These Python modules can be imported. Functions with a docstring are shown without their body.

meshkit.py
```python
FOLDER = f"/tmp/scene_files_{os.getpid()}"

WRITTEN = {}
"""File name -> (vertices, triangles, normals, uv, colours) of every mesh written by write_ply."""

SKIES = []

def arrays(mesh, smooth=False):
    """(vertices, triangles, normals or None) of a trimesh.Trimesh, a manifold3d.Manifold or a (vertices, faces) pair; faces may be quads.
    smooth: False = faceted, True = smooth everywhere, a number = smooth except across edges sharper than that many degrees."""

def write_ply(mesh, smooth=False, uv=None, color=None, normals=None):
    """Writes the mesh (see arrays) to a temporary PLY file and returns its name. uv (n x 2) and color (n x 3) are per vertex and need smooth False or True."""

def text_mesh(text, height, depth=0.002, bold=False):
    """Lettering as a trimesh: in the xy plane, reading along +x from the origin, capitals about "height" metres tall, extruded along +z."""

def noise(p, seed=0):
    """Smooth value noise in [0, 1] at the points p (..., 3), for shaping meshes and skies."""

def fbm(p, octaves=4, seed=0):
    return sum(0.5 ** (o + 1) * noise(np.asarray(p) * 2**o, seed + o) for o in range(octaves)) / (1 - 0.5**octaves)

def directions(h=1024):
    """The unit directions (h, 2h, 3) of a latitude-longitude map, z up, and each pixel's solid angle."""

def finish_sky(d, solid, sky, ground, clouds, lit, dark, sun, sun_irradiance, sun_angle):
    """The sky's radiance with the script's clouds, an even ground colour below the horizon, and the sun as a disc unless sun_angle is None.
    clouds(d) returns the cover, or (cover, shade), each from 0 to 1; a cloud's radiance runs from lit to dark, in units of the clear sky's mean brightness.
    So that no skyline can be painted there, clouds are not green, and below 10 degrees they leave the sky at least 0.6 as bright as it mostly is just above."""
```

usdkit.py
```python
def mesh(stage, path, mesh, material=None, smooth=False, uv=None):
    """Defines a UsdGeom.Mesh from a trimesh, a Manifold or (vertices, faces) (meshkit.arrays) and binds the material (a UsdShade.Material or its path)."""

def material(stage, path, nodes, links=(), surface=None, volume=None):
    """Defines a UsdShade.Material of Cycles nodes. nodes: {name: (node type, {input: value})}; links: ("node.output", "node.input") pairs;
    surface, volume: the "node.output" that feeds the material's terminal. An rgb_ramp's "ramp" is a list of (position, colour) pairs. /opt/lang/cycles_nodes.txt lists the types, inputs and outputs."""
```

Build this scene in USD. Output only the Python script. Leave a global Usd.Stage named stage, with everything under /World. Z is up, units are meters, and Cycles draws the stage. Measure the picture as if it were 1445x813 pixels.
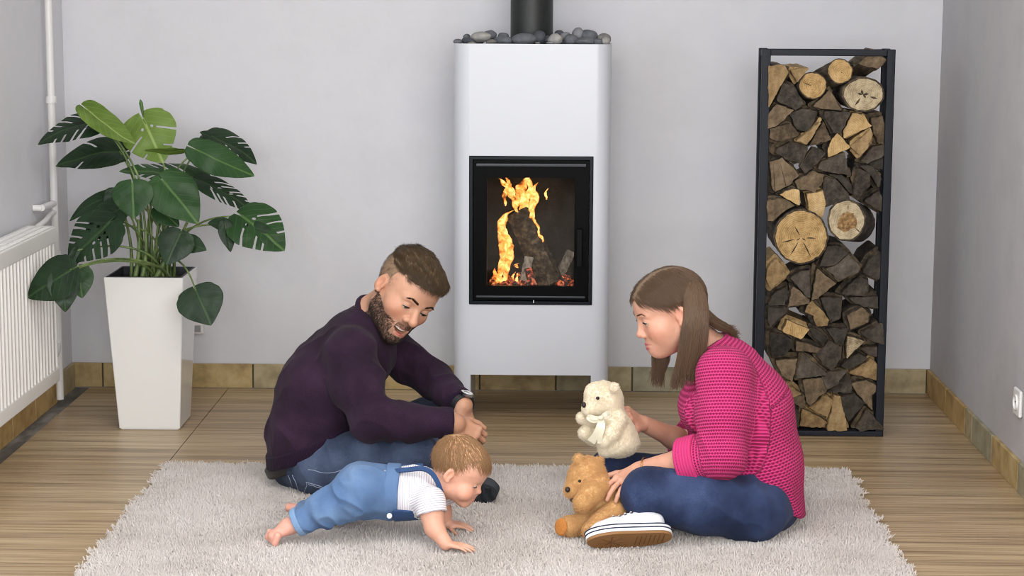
import math, random
import numpy as np, trimesh, manifold3d, shapely
from shapely.geometry import Polygon, Point
from shapely import affinity
import usdkit, meshkit
from pxr import Usd, UsdGeom, UsdLux, UsdShade, Gf, Sdf, Vt

stage = Usd.Stage.CreateInMemory()
UsdGeom.SetStageUpAxis(stage, 'Z')
UsdGeom.SetStageMetersPerUnit(stage, 1.0)
UsdGeom.Xform.Define(stage, '/World')
UsdGeom.Scope.Define(stage, '/World/Looks')

# ---------------------------------------------------------------- camera (solved from the room's vanishing points)
FPX, CX, CY, CAMH = 2800., 722.5, 406.5, 1.5
_d = np.array([779 - CX, CY + 15, -FPX]); _d /= np.linalg.norm(_d)
_u = np.array([.0044, 1., (.0044 * (779 - CX) + (CY + 15)) / FPX]); _u /= np.linalg.norm(_u)
CAM = np.stack([np.cross(_d, _u), _d, _u], 1)              # world axes -> camera axes
cam = UsdGeom.Camera.Define(stage, '/World/camera')
_m = np.eye(4); _m[:3, :3] = CAM; _m[3, :3] = (0, 0, CAMH)  # row vectors
cam.AddTransformOp().Set(Gf.Matrix4d(*_m.ravel().tolist()))
cam.CreateHorizontalApertureAttr(36.0)
cam.CreateFocalLengthAttr(36.0 * FPX / 1445)
cam.CreateClippingRangeAttr(Gf.Vec2f(.05, 100))
cam.CreateExposureAttr(-.56)

# ---------------------------------------------------------------- light: daylight through the windows behind and to the left, ceiling lamps
def rect_light(name, pos, aim, w, h, color, intensity):
    l = UsdLux.RectLight.Define(stage, '/World/' + name)
    z = np.array(pos, float) - np.array(aim, float); z /= np.linalg.norm(z)
    x = np.cross([0, 0, 1.], z); x = x / np.linalg.norm(x) if np.linalg.norm(x) > 1e-6 else np.array([1., 0, 0])
    m = np.eye(4); m[0, :3], m[1, :3], m[2, :3], m[3, :3] = x, np.cross(z, x), z, pos
    l.AddTransformOp().Set(Gf.Matrix4d(*m.ravel().tolist()))
    l.CreateWidthAttr(w); l.CreateHeightAttr(h)
    l.CreateColorAttr(Gf.Vec3f(*color)); l.CreateIntensityAttr(intensity)
    return l
rect_light('window_daylight_rear', (-.05, -1.95, 1.7), (-.05, 5, 1.3), 2.5, 1.8, (.975, .985, 1.0), 16.5)
rect_light('window_daylight_right', (1.40, 1.6, 1.6), (-1.8, 5.2, 1.0), 2.4, 1.5, (1.0, .985, .97), 10)
rect_light('window_daylight_left', (-1.86, 3.3, 1.55), (1.5, 4.2, 1.0), 2.2, 1.5, (.74, .87, 1.0), 4.0)
rect_light('ceiling_lamp_light', (-.2, 4.2, 2.62), (-.2, 4.2, 0), 1.8, 1.4, (1.0, .99, .98), 7)
dome = UsdLux.DomeLight.Define(stage, '/World/sky')
dome.CreateColorAttr(Gf.Vec3f(.86, .93, 1.0)); dome.CreateIntensityAttr(.6)

def ray(px, py): return CAM.T @ np.array([px - CX, CY - py, -FPX])
def W(px, py, y):
    v = ray(px, py); return v * (y / v[1]) + [0, 0, CAMH]       # a pixel at the depth y
def F(px, py, z=0.):
    v = ray(px, py); return v * ((z - CAMH) / v[2]) + [0, 0, CAMH]   # a pixel at the height z
def XW(px, py, x):
    v = ray(px, py); return v * (x / v[0]) + [0, 0, CAMH]

# ---------------------------------------------------------------- helpers: prims
_names = {}
def numbered(parent, name):
    k = _names.get((parent, name), 0); _names[(parent, name)] = k + 1
    return f'{parent}/{name}' + (f'_{k:03d}' if k else '')
LOC = {}
def keys(prim, **kw):
    for k, v in kw.items():
        if v: prim.SetCustomDataByKey(k, v)
def thing(name, label=None, category=None, loc=(0, 0, 0), group=None, kind=None):
    p = numbered('/World', name)
    x = UsdGeom.Xform.Define(stage, p); x.AddTranslateOp().Set(Gf.Vec3d(*map(float, loc)))
    LOC[p] = np.array(loc, float)
    keys(x.GetPrim(), label=label, category=category, group=group, kind=kind)
    return p
def part(parent, name, mesh, mat, smooth=False, label=None, uv=None, kind=None, tint=None):
    """A mesh given in world coordinates, as a child of parent."""
    p = numbered(parent, name)
    root = '/' + '/'.join(p.split('/')[1:3])
    v, f = arr(mesh)
    m = usdkit.mesh(stage, p, (v - LOC.get(root, 0), f), mat, smooth=smooth, uv=uv)
    if tint is not None:
        UsdGeom.PrimvarsAPI(m).CreatePrimvar('tint', Sdf.ValueTypeNames.Color3fArray, 'vertex').Set(Vt.Vec3fArray.FromNumpy(np.asarray(tint, np.float32)))
    keys(m.GetPrim(), label=label, kind=kind)
    return p
def solo(name, mesh, mat, label=None, category=None, loc=(0, 0, 0), smooth=False, group=None, kind=None):
    p = numbered('/World', name)
    v, f = arr(mesh)
    m = usdkit.mesh(stage, p, (v - np.array(loc, float), f), mat, smooth=smooth)
    m.AddTranslateOp().Set(Gf.Vec3d(*map(float, loc))); LOC[p] = np.array(loc, float)
    keys(m.GetPrim(), label=label, category=category, group=group, kind=kind)
    return p
def strands(parent, name, pts, width, mat, label=None):
    """pts: (n, k, 3) hair strands in world coordinates; width: root width, tapering to the tip."""
    p = numbered(parent, name); root = '/' + '/'.join(p.split('/')[1:3])
    pts = np.asarray(pts) - LOC.get(root, 0); n, k, _ = pts.shape
    c = UsdGeom.BasisCurves.Define(stage, p)
    c.CreateTypeAttr('linear')
    c.CreatePointsAttr(Vt.Vec3fArray.FromNumpy(pts.reshape(-1, 3).astype(np.float32)))
    c.CreateCurveVertexCountsAttr(Vt.IntArray.FromNumpy(np.full(n, k, np.int32)))
    w = np.broadcast_to(width * np.linspace(1, .35, k), (n, k)).ravel()
    c.CreateWidthsAttr(Vt.FloatArray.FromNumpy(w.astype(np.float32))); c.SetWidthsInterpolation('vertex')
    UsdShade.MaterialBindingAPI.Apply(c.GetPrim()).Bind(mat)
    keys(c.GetPrim(), kind='stuff', label=label)
    return p
def arr(m):
    if hasattr(m, 'to_mesh'):
        m = m.to_mesh(); return np.array(m.vert_properties[:, :3], float), np.array(m.tri_verts)
    if isinstance(m, tuple): 
        v, f = np.asarray(m[0], float), np.asarray(m[1], int)
        return v, (np.vstack([f[:, [0, 1, 2]], f[:, [0, 2, 3]]]) if f.shape[1] == 4 else f)
    return np.array(m.vertices, float), np.array(m.faces)
def join(*ms):
    vs, fs, n = [], [], 0
    for m in ms:
        v, f = arr(m); vs.append(v); fs.append(f + n); n += len(v)
    return np.vstack(vs), np.vstack(fs)

# ---------------------------------------------------------------- helpers: shapes
def box(x0, x1, y0, y1, z0, z1, r=0.):
    s = np.array([x1 - x0, y1 - y0, z1 - z0]); c = np.array([x0 + x1, y0 + y1, z0 + z1]) / 2
    if r <= 0: m = manifold3d.Manifold.cube(list(s), True)
    else:
        r = min(r, s.min() / 2.001)
        q = (s / 2 - r)
        ring = [manifold3d.Manifold.sphere(r, 8).translate(list(q * [a, b, c_])) for a in (-1, 1) for b in (-1, 1) for c_ in (-1, 1)]
        m = manifold3d.Manifold.batch_hull(ring)
    return m.translate(list(c))
def tube(pts, r, n=10, caps=True):
    p = np.asarray(pts, float); k = len(p); r = np.broadcast_to(r, (k,))
    t = np.gradient(p, axis=0); t /= np.linalg.norm(t, axis=1, keepdims=True) + 1e-12
    a = np.cross(t[0], [0, 0, 1.] if abs(t[0][2]) < .9 else [1., 0, 0]); A = []
    for i in range(k):
        a = a - t[i] * a.dot(t[i]); a /= np.linalg.norm(a); A.append(a)
    A = np.array(A); B = np.cross(t, A); th = np.arange(n) * 2 * np.pi / n
    v = p[:, None] + r[:, None, None] * (np.cos(th)[None, :, None] * A[:, None] + np.sin(th)[None, :, None] * B[:, None])
    i, j = np.meshgrid(np.arange(k - 1), np.arange(n), indexing='ij')
    q = np.stack([i * n + j, i * n + (j + 1) % n, (i + 1) * n + (j + 1) % n, (i + 1) * n + j], -1).reshape(-1, 4)
    v = v.reshape(-1, 3); f = np.vstack([q[:, [0, 1, 2]], q[:, [0, 2, 3]]])
    if caps:
        v = np.vstack([v, p[0], p[-1]]); b = (k - 1) * n
        f = np.vstack([f, [[k * n, (j + 1) % n, j] for j in range(n)], [[k * n + 1, b + j, b + (j + 1) % n] for j in range(n)]])
    return v, f
def spline(pts, n=24):
    p = np.asarray(pts, float)
    t = np.r_[0, np.cumsum(np.linalg.norm(np.diff(p, axis=0), axis=1) + 1e-9)]
    if len(p) < 3: return np.array([np.interp(np.linspace(0, t[-1], n), t, p[:, k]) for k in range(p.shape[1])]).T
    from scipy.interpolate import PchipInterpolator, CubicSpline
    return CubicSpline(t, p, bc_type='natural')(np.linspace(0, t[-1], n))
def prism(poly, y0, y1):
    """A shapely polygon in (x, z), extruded from the depth y0 to y1."""
    ms = []
    for g in getattr(poly, 'geoms', [poly]):
        m = trimesh.creation.extrude_polygon(g, y1 - y0, engine='earcut')
        v = np.array(m.vertices); ms.append((np.stack([v[:, 0], y1 - v[:, 2], v[:, 1]], 1), np.array(m.faces)))
    return join(*ms)
def plate(poly, z0, z1):
    ms = []
    for g in getattr(poly, 'geoms', [poly]):
        m = trimesh.creation.extrude_polygon(g, z1 - z0, engine='earcut')
        ms.append((np.array(m.vertices) + [0, 0, z0], np.array(m.faces)))
    return join(*ms)
def rot(axis, deg): return trimesh.transformations.rotation_matrix(math.radians(deg), axis)[:3, :3]
def unit(v): v = np.asarray(v, float); return v / np.linalg.norm(v)
def frame(fwd, up):
    """Rotation whose columns are right, forward, up."""
    f = unit(fwd); u = np.asarray(up, float); u = unit(u - f * u.dot(f)); return np.stack([np.cross(f, u), f, u], 1)

# ---------------------------------------------------------------- helpers: materials
def lin(c):
    if isinstance(c, str): c = [int(c[i:i + 2], 16) / 255 for i in (1, 3, 5)]
    c = np.asarray(c, float); return tuple(np.where(c <= .04045, c / 12.92, ((c + .055) / 1.055) ** 2.4))
def material(name, nodes, links=(), surface=None): return usdkit.material(stage, '/World/Looks/' + name, nodes, links, surface=surface)
def simple(name, col, rough=.5, **kw):
    return material(name, {'p': ('principled_bsdf', {'base_color': lin(col), 'roughness': rough, **kw})}, surface='p.BSDF')
def noisy(name, cols, scale=(8, 8, 8), detail=4, rough=.6, bump=0., bscale=None, bdist=.002, coord='object', distortion=0., **kw):
    """Colours from a ramp over noise in the thing's own space, with an optional relief."""
    n = len(cols)
    stops = [c if isinstance(c, tuple) and isinstance(c[0], float) and len(c) == 2 else (.32 + .36 * i / max(n - 1, 1), c) for i, c in enumerate(cols)]
    nodes = {'t': ('texture_coordinate', {}), 'm': ('mapping', {'scale': scale}), 'n': ('noise_texture', {'scale': 1., 'detail': float(detail), 'roughness': .6, 'distortion': distortion}),
             'r': ('rgb_ramp', {'ramp': [(a, lin(c)) for a, c in stops]}), 'p': ('principled_bsdf', {'roughness': rough, **kw})}
    links = [(f't.{coord}', 'm.vector'), ('m.vector', 'n.vector'), ('n.fac', 'r.fac'), ('r.color', 'p.base_color')]
    if bump:
        nodes['m2'] = ('mapping', {'scale': bscale or scale}); nodes['n2'] = ('noise_texture', {'scale': 1., 'detail': 3.})
        nodes['b'] = ('bump', {'strength': bump, 'distance': bdist})
        links += [(f't.{coord}', 'm2.vector'), ('m2.vector', 'n2.vector'), ('n2.fac', 'b.height'), ('b.normal', 'p.normal')]
    return material(name, nodes, links, 'p.BSDF')
# ================================================================ the room
XL, XR, YB, ZC, YR = -1.81, 1.432, 7.37, 2.7, -2.0
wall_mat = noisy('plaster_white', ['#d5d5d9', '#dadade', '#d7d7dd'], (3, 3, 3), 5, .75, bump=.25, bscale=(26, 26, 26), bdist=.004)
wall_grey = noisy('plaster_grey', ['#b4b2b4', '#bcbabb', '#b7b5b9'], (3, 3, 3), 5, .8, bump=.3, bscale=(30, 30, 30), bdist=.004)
ceil_mat = simple('ceiling_paint', '#e8e6e2', .9)
def structure(name, mesh, mat, smooth=False): return solo(name, mesh, mat, kind='structure', smooth=smooth)
structure('wall_back', box(XL - .2, XR + .2, YB, YB + .2, -.1, ZC + .1), wall_mat)
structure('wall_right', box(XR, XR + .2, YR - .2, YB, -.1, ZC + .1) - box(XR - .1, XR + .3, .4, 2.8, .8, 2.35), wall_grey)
lw = box(XL - .2, XL, YR - .2, YB, -.1, ZC + .1) - box(XL - .3, XL + .1, 2.2, 4.4, .8, 2.3)
structure('wall_left', lw, wall_mat)
rw = box(XL, XR, YR - .2, YR, -.1, ZC + .1) - box(-1.3, 1.2, YR - .3, YR + .1, .8, 2.6)
structure('wall_rear', rw, wall_mat)
structure('ceiling', box(XL, XR, YR, YB, ZC, ZC + .1), ceil_mat)
frame_mat = simple('window_frame_white', '#eeeeec', .4)
def window(n, a0, a1, z0, z1, plane, axis):
    t = thing(f'window_{n}', kind='structure')
    for (b0, b1, c0, c1) in ((a0, a1, z0, z0 + .06), (a0, a1, z1 - .06, z1), (a0, a0 + .06, z0, z1), (a1 - .06, a1, z0, z1), ((a0 + a1) / 2 - .03, (a0 + a1) / 2 + .03, z0, z1)):
        part(t, 'window_frame', box(b0, b1, plane - .03, plane + .03, c0, c1) if axis == 'y' else box(plane - .03, plane + .03, b0, b1, c0, c1), frame_mat)
window(1, 2.2, 4.4, .8, 2.3, XL - .12, 'x')
window(3, .4, 2.8, .8, 2.35, XR + .12, 'x')
window(2, -1.3, 1.2, .8, 2.6, YR - .12, 'y')

# floor: wood-look vinyl sheets with a seam running into the depth, dusty strip left bare along the left wall
def wood_floor(name):
    nodes = {'t': ('geometry', {}), 'm': ('mapping', {'scale': (.55, 13., 1)}), 'n': ('noise_texture', {'scale': 1.6, 'detail': 7., 'roughness': .62, 'distortion': .35}),
             'm2': ('mapping', {'scale': (1.1, 60., 1)}), 'n2': ('noise_texture', {'scale': 1.6, 'detail': 4., 'roughness': .6}),
             'm3': ('mapping', {'scale': (.5, 2.2, 1)}), 'n3': ('noise_texture', {'scale': 1.3, 'detail': 2.}),
             'r': ('rgb_ramp', {'ramp': [(.30, lin('#86745a')), (.42, lin('#a89271')), (.52, lin('#baa380')), (.62, lin('#c6af8b')), (.72, lin('#b49c79'))]}),
             'r2': ('rgb_ramp', {'ramp': [(.33, lin('#b9a48c')), (.5, (1, 1, 1)), (.75, (1, 1, 1))]}),
             'r3': ('rgb_ramp', {'ramp': [(.35, lin('#e9e4df')), (.65, (1, 1, 1))]}),
             'x': ('mix', {'mix_type': 'multiply', 'fac': .9}), 'x3': ('mix', {'mix_type': 'multiply', 'fac': 1.}),
             'b': ('bump', {'strength': .12, 'distance': .002}),
             'p': ('principled_bsdf', {'roughness': .38, 'specular_ior_level': .45})}
    links = [('t.position', 'm.vector'), ('m.vector', 'n.vector'), ('n.fac', 'r.fac'), ('t.position', 'm2.vector'), ('m2.vector', 'n2.vector'), ('n2.fac', 'r2.fac'),
             ('t.position', 'm3.vector'), ('m3.vector', 'n3.vector'), ('n3.fac', 'r3.fac'),
             ('r.color', 'x.color1'), ('r2.color', 'x.color2'), ('x.color', 'x3.color1'), ('r3.color', 'x3.color2'), ('x3.color', 'p.base_color'), ('n2.fac', 'b.height'), ('b.normal', 'p.normal')]
    return material(name, nodes, links, 'p.BSDF')
vinyl = wood_floor('vinyl_wood')
concrete = noisy('dusty_concrete', ['#4d4a44', '#6d6a64', '#a3a19c'], (9, 3, 9), 6, .9, bump=.4, bscale=(60, 60, 60))
fl = thing('floor', kind='structure')
part(fl, 'subfloor', box(XL, XR, YR, YB, -.1, -.004), concrete, label='bare dusty concrete strip along the left wall')
seam = F(300, 575.6)[0]
part(fl, 'vinyl_sheet', box(-1.742, seam - .0015, YR, YB - .018, -.004, 0), vinyl)
part(fl, 'vinyl_sheet', box(seam + .0015, XR - .012, YR, YB - .018, -.004, 0), vinyl)

# skirting of stone tiles
rng = random.Random(5)
tile_mats = [noisy(f'skirting_tile_{i}', c, (14, 14, 14), 6, .55, bump=.3, bscale=(40, 40, 40)) for i, c in enumerate((['#8f7a4e', '#b39a68', '#c3ad7d'], ['#8a7d5c', '#a99a76', '#b9ab88'], ['#97794a', '#b8965e', '#c2a46e'], ['#7f7a62', '#9a947a', '#aaa48a']))]
grout = simple('tile_grout', '#5c5444', .9)
tile_h = W(200, 512.5, YB - .012)[2]
bb = thing('baseboard_back', kind='structure')
part(bb, 'mortar_bed', box(XL, XR, YB - .006, YB, 0, tile_h - .002), grout)
edges = [XL] + [W(x, 530, YB - .012)[0] for x in (145, 357, 500, 677, 784.5, 892, 1000, 1107, 1215)] + [XR - .012]
for a, b in zip(edges, edges[1:]):
    part(bb, 'tile', box(a + .003, b - .003, YB - .013, YB - .003, 0, tile_h, .002), tile_mats[(0 if b < 0 else 1) if rng.random() < .7 else rng.randrange(4)])
for side, x0, x1, cuts in (('left', XL, XL + .013, [0.]), ('right', XR - .013, XR, [0.])):
    bs = thing('baseboard_' + side, kind='structure')
    part(bs, 'mortar_bed', box(XL, XL + .006, YR, YB - .014, -.004, tile_h - .002) if side == 'left' else box(XR - .006, XR, YR, YB - .014, 0, tile_h - .002), grout)
    y = YB - .014; k = 0
    while y > 4.2:
        l = rng.choice((.28, .3, .33)) if side == 'left' else (.36, .33, .12, .3)[k % 4]; k += 1
        part(bs, 'tile', box(x0, x1, y - l + .003, y - .003, -.003 if side == 'left' else 0, tile_h, .002), tile_mats[rng.choice((0, 2, 3, 1))])
        y -= l
# ---------------------------------------------------------------- wall socket, right wall; small box on the back wall behind the planter
white_plastic = simple('white_plastic', '#ecebe9', .35)
dark_plastic = simple('dark_plastic', '#1b1b1b', .5)
c = XW(1436, 565, XR)
so = thing('wall_socket', 'white square power socket on the grey right wall above the skirting', 'power socket', (XR, c[1] - .03, c[2]))
cy, cz = c[1] - .03, c[2]
part(so, 'cover_plate', box(XR - .012, XR, cy - .042, cy + .042, cz - .042, cz + .042, .006), white_plastic, 30)
ring = manifold3d.Manifold.cylinder(.006, .024, .024, 32) - manifold3d.Manifold.cylinder(.02, .02, .02, 32).translate([0, 0, -.005])
part(so, 'socket_ring', ring.rotate([0, -90, 0]).translate([XR - .011, cy, cz]), white_plastic, 30)
for dy in (-.0095, .0095):
    part(so, 'pin_hole', manifold3d.Manifold.cylinder(.002, .0028, .0028, 12).rotate([0, -90, 0]).translate([XR - .0113, cy + dy, cz]), dark_plastic)
c = W(279, 463, YB)
wb = thing('wall_outlet', 'small pale socket low on the back wall, half hidden by the white planter', 'power socket', (c[0], YB, c[2]))
part(wb, 'cover_plate', box(c[0] - .03, c[0] + .025, YB - .022, YB, c[2] - .02, c[2] + .026, .005), white_plastic, 30)
part(wb, 'socket_insert', box(c[0] - .02, c[0] + .015, YB - .024, YB - .02, c[2] - .012, c[2] + .014, .002), simple('grey_plastic', '#9c9ca0', .4), 30)

# ---------------------------------------------------------------- radiator on the left wall with its pipes
rad_white = simple('radiator_enamel', '#e6e4e0', .32)
p0 = XW(78, 320, XL + .13)                                  # far upper front corner
ry1, rztop = p0[1], p0[2]
rzbot = XW(80, 541, XL + .13)[2]
ry0 = ry1 - 1.4
ra = thing('radiator', 'white ribbed panel radiator mounted on the left wall', 'radiator', (XL + .07, (ry0 + ry1) / 2, rzbot))
# pressed front panel: vertical ribs
n = int((ry1 - ry0 - .06) / .04); pts = [(XL + .115, ry0)]
yy = ry0 + .03
for i in range(n):
    pts += [(XL + .119, yy), (XL + .119, yy + .012), (XL + .130, yy + .018), (XL + .130, yy + .034)]; yy += .04
pts += [(XL + .119, ry1 - .012), (XL + .119, ry1), (XL + .110, ry1), (XL + .110, ry0)]
part(ra, 'front_panel', plate(Polygon(pts), rzbot + .045, rztop - .05), rad_white, 25)
part(ra, 'rail', box(XL + .108, XL + .131, ry0, ry1, rztop - .055, rztop, .005), rad_white, 30)
part(ra, 'rail', box(XL + .108, XL + .131, ry0, ry1, rzbot, rzbot + .05, .005), rad_white, 30)
part(ra, 'rear_panel', box(XL + .035, XL + .055, ry0, ry1, rzbot, rztop - .01, .004), rad_white, 30)
part(ra, 'side_cover', box(XL + .035, XL + .125, ry1 - .004, ry1 + .002, rzbot + .03, rztop, .001), rad_white, 30)
gr = box(XL + .034, XL + .126, ry0, ry1, rztop - .003, rztop + .003)
holes = []
yy = ry0 + .02
while yy < ry1 - .03:
    for xx in (.045, .073, .101): holes.append(box(XL + xx, XL + xx + .021, yy, yy + .014, rztop - .01, rztop + .01))
    yy += .022
part(ra, 'top_grille', gr - manifold3d.Manifold.batch_boolean(holes, manifold3d.OpType.Add), rad_white)
part(ra, 'core', box(XL + .06, XL + .105, ry0 + .02, ry1 - .02, rzbot + .03, rztop - .04), simple('radiator_core', '#8b8a88', .6))
part(ra, 'bleed_valve', tube([(XL + .08, ry1 - .01, rztop - .03), (XL + .08, ry1 + .02, rztop - .03)], .007), rad_white, 30)
pipe_mat = simple('pipe_paint', '#e4e2e0', .35)
pi = thing('heating_pipe', 'white painted heating pipes rising in the left back corner beside the radiator', 'pipe', (XL + .04, YB - .12, 0))
px = XL + .035; py = XW(71, 100, px)[1]
part(pi, 'riser', tube([(px, py, .02), (px, py, .14), (px, py, 2.68)], .0135, 14), pipe_mat, 40)
zs = XW(76, 287, px)[2]; part(pi, 'wall_stub', join(tube([(px, py, zs), (px - .005, py - .16, zs)], .012, 12), tube([(px - .005, py - .16, zs), (XL, py - .165, zs)], .012, 12)), pipe_mat, 40)
zb = XW(74, 300, px)[2]
part(pi, 'branch', tube(spline([(px, py, zb), (px, py - .06, zb - .004), (px + .01, (py + ry1) / 2, zb - .015), (px + .02, ry1 - .03, zb - .04), (px + .035, ry1 - .05, rztop - .03)], 20), .010, 12), pipe_mat, 40)
part(pi, 'branch', tube(spline([(px, py, rzbot + .06), (px + .01, py - .05, rzbot + .05), (px + .03, ry1 + .03, rzbot + .05), (px + .03, ry1 - .02, rzbot + .05)], 16), .010, 12), pipe_mat, 40)
part(pi, 'valve', join(tube([(px + .025, ry1 + .015, rzbot + .05), (px + .025, ry1 + .075, rzbot + .05)], .018, 14), tube([(px + .025, ry1 + .045, rzbot + .05), (px + .07, ry1 + .045, rzbot + .06)], .013, 12)), pipe_mat, 40)
for zz in (.55, XW(66, 142, px)[2]):
    part(pi, 'pipe_clip', tube([(px, py, zz - .012), (px, py, zz + .012)], .019, 14), pipe_mat, 40)
# ================================================================ stove
steel_white = simple('stove_white_enamel', '#cbced5', .3)
stove_black = simple('stove_black_paint', '#050606', .4, specular_ior_level=.05)
door_blue = simple('door_frame_dark', '#10161d', .4, specular_ior_level=.15)
sy0 = 6.81
sx0, sx1 = W(640.3, 300, sy0 + .03)[0], W(861, 300, sy0 + .03)[0]
sy1 = sy0 + .44
stop = W(750, 62, sy0)[2]
st = thing('wood_stove', 'tall white steel wood stove with burning fire behind its glass door', 'stove', ((sx0 + sx1) / 2, (sy0 + sy1) / 2, 0))
def rrect(x0, x1, y0, y1, r): return shapely.box(x0 + r, y0 + r, x1 - r, y1 - r).buffer(r, quad_segs=10)
outer = rrect(sx0, sx1, sy0, sy1, .055)
def mani(m): v, f = arr(m); return manifold3d.Manifold(manifold3d.Mesh(v.astype(np.float32), f.astype(np.uint32)))
shell = mani(plate(outer, 0, stop)) - mani(plate(rrect(sx0 + .004, sx1 - .004, sy0 + .004, sy1 - .004, .051), stop - .02, stop + .1))
inx0, inx1 = W(664, 560, sy0)[0], W(833.5, 560, sy0)[0]
zopen = W(750, 529.5, sy0)[2]
dx0, dx1, dz1, dz0 = W(662, 300, sy0)[0], W(836.8, 300, sy0)[0], W(750, 220.3, sy0)[2], W(750, 430, sy0)[2]
gx0, gx1, gz1, gz0 = W(687, 300, sy0)[0], W(810.6, 300, sy0)[0], W(750, 251, sy0)[2], W(750, 404.5, sy0)[2]
bx0, bx1, bz0, bz1, by1 = gx0 - .03, gx1 + .03, gz0 - .035, gz1 + .03, sy0 + .36
shell = shell - box(inx0, inx1, sy0 - .1, sy1 + .1, -.1, zopen)                          # open below
shell = shell - box(dx0, dx1, sy0 - .1, sy0 + .03, dz0, dz1) - box(bx0, bx1, sy0, by1, bz0, bz1)
part(st, 'body', shell, steel_white, 25)
chm = noisy('firebrick_sooty_firelit', ['#1c1714', '#332b25', '#4d433a'], (9, 9, 9), 5, .9, bump=.15, bscale=(30, 30, 30))  # firelight on the left wall and floor worked into this lighter brick colour
soot = noisy('firebox_soot', ['#141211', '#24211f', '#3a3734'], (7, 7, 7), 4, .9, bump=.1, bscale=(30, 30, 30))
part(st, 'firebox_wall', box(bx0, bx1, by1 - .012, by1, bz0, bz1), soot)
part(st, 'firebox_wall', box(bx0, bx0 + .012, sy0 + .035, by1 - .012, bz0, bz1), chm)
part(st, 'firebox_wall', box(bx1 - .012, bx1, sy0 + .035, by1 - .012, bz0, bz1), soot)
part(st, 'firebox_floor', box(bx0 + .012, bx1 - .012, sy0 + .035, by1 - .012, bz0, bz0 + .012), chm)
part(st, 'baffle', box(bx0 + .012, bx1 - .012, sy0 + .035, by1 - .012, bz1 - .02, bz1), soot)
def hollow(x0, x1, z0, z1, w, y0, y1, r=.003):
    return box(x0, x1, y0, y1, z0, z1, r) - box(x0 + w, x1 - w, y0 - .1, y1 + .1, z0 + w, z1 - w)
part(st, 'door_surround', hollow(dx0, dx1, dz0, dz1, .012, sy0 - .006, sy0 + .028), door_blue, 30)
dr = part(st, 'door', (box(dx0 + .013, dx1 - .013, sy0 + .004, sy0 + .024, dz0 + .013, dz1 - .013, .002) - box(gx0, gx1, sy0 - .1, sy0 + .1, gz0, gz1)), stove_black, 30, label='black door with a wide printed border')
pane = material('stove_glass', {'tr': ('transparent_bsdf', {'color': (.93, .91, .88)}), 'gl': ('glossy_bsdf', {'color': (1, 1, 1), 'roughness': .02}), 'fr': ('fresnel', {'IOR': 1.17}), 'mx': ('mix_closure', {})},
                [('fr.fac', 'mx.fac'), ('tr.BSDF', 'mx.closure1'), ('gl.BSDF', 'mx.closure2')], 'mx.closure')
part(dr, 'door_glass', box(gx0 - .012, gx1 + .012, sy0 + .0245, sy0 + .0285, gz0 - .012, gz1 + .012), pane)
zt = W(750, 233, sy0)[2]; zl = W(750, 419, sy0)[2]
rail = simple('door_rail_steel', '#1e2329', .35, specular_ior_level=.4)
part(dr, 'top_rail', box(dx0 + .024, dx1 - .024, sy0 - .008, sy0 + .003, zt - .006, zt + .006, .002), rail, 30)
part(dr, 'bottom_rail', box(dx0 + .024, dx1 - .024, sy0 - .004, sy0 + .003, zl - .005, zl + .004, .002), rail, 30)
hx = W(817.5, 345, sy0)[0]; hz0, hz1 = W(817, 376, sy0)[2], W(817, 322, sy0)[2]
hd = part(dr, 'handle', box(hx - .011, hx + .011, sy0 - .032, sy0 - .018, hz0, hz1, .004), simple('handle_black', '#08090a', .5, specular_ior_level=.1), 30)
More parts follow.
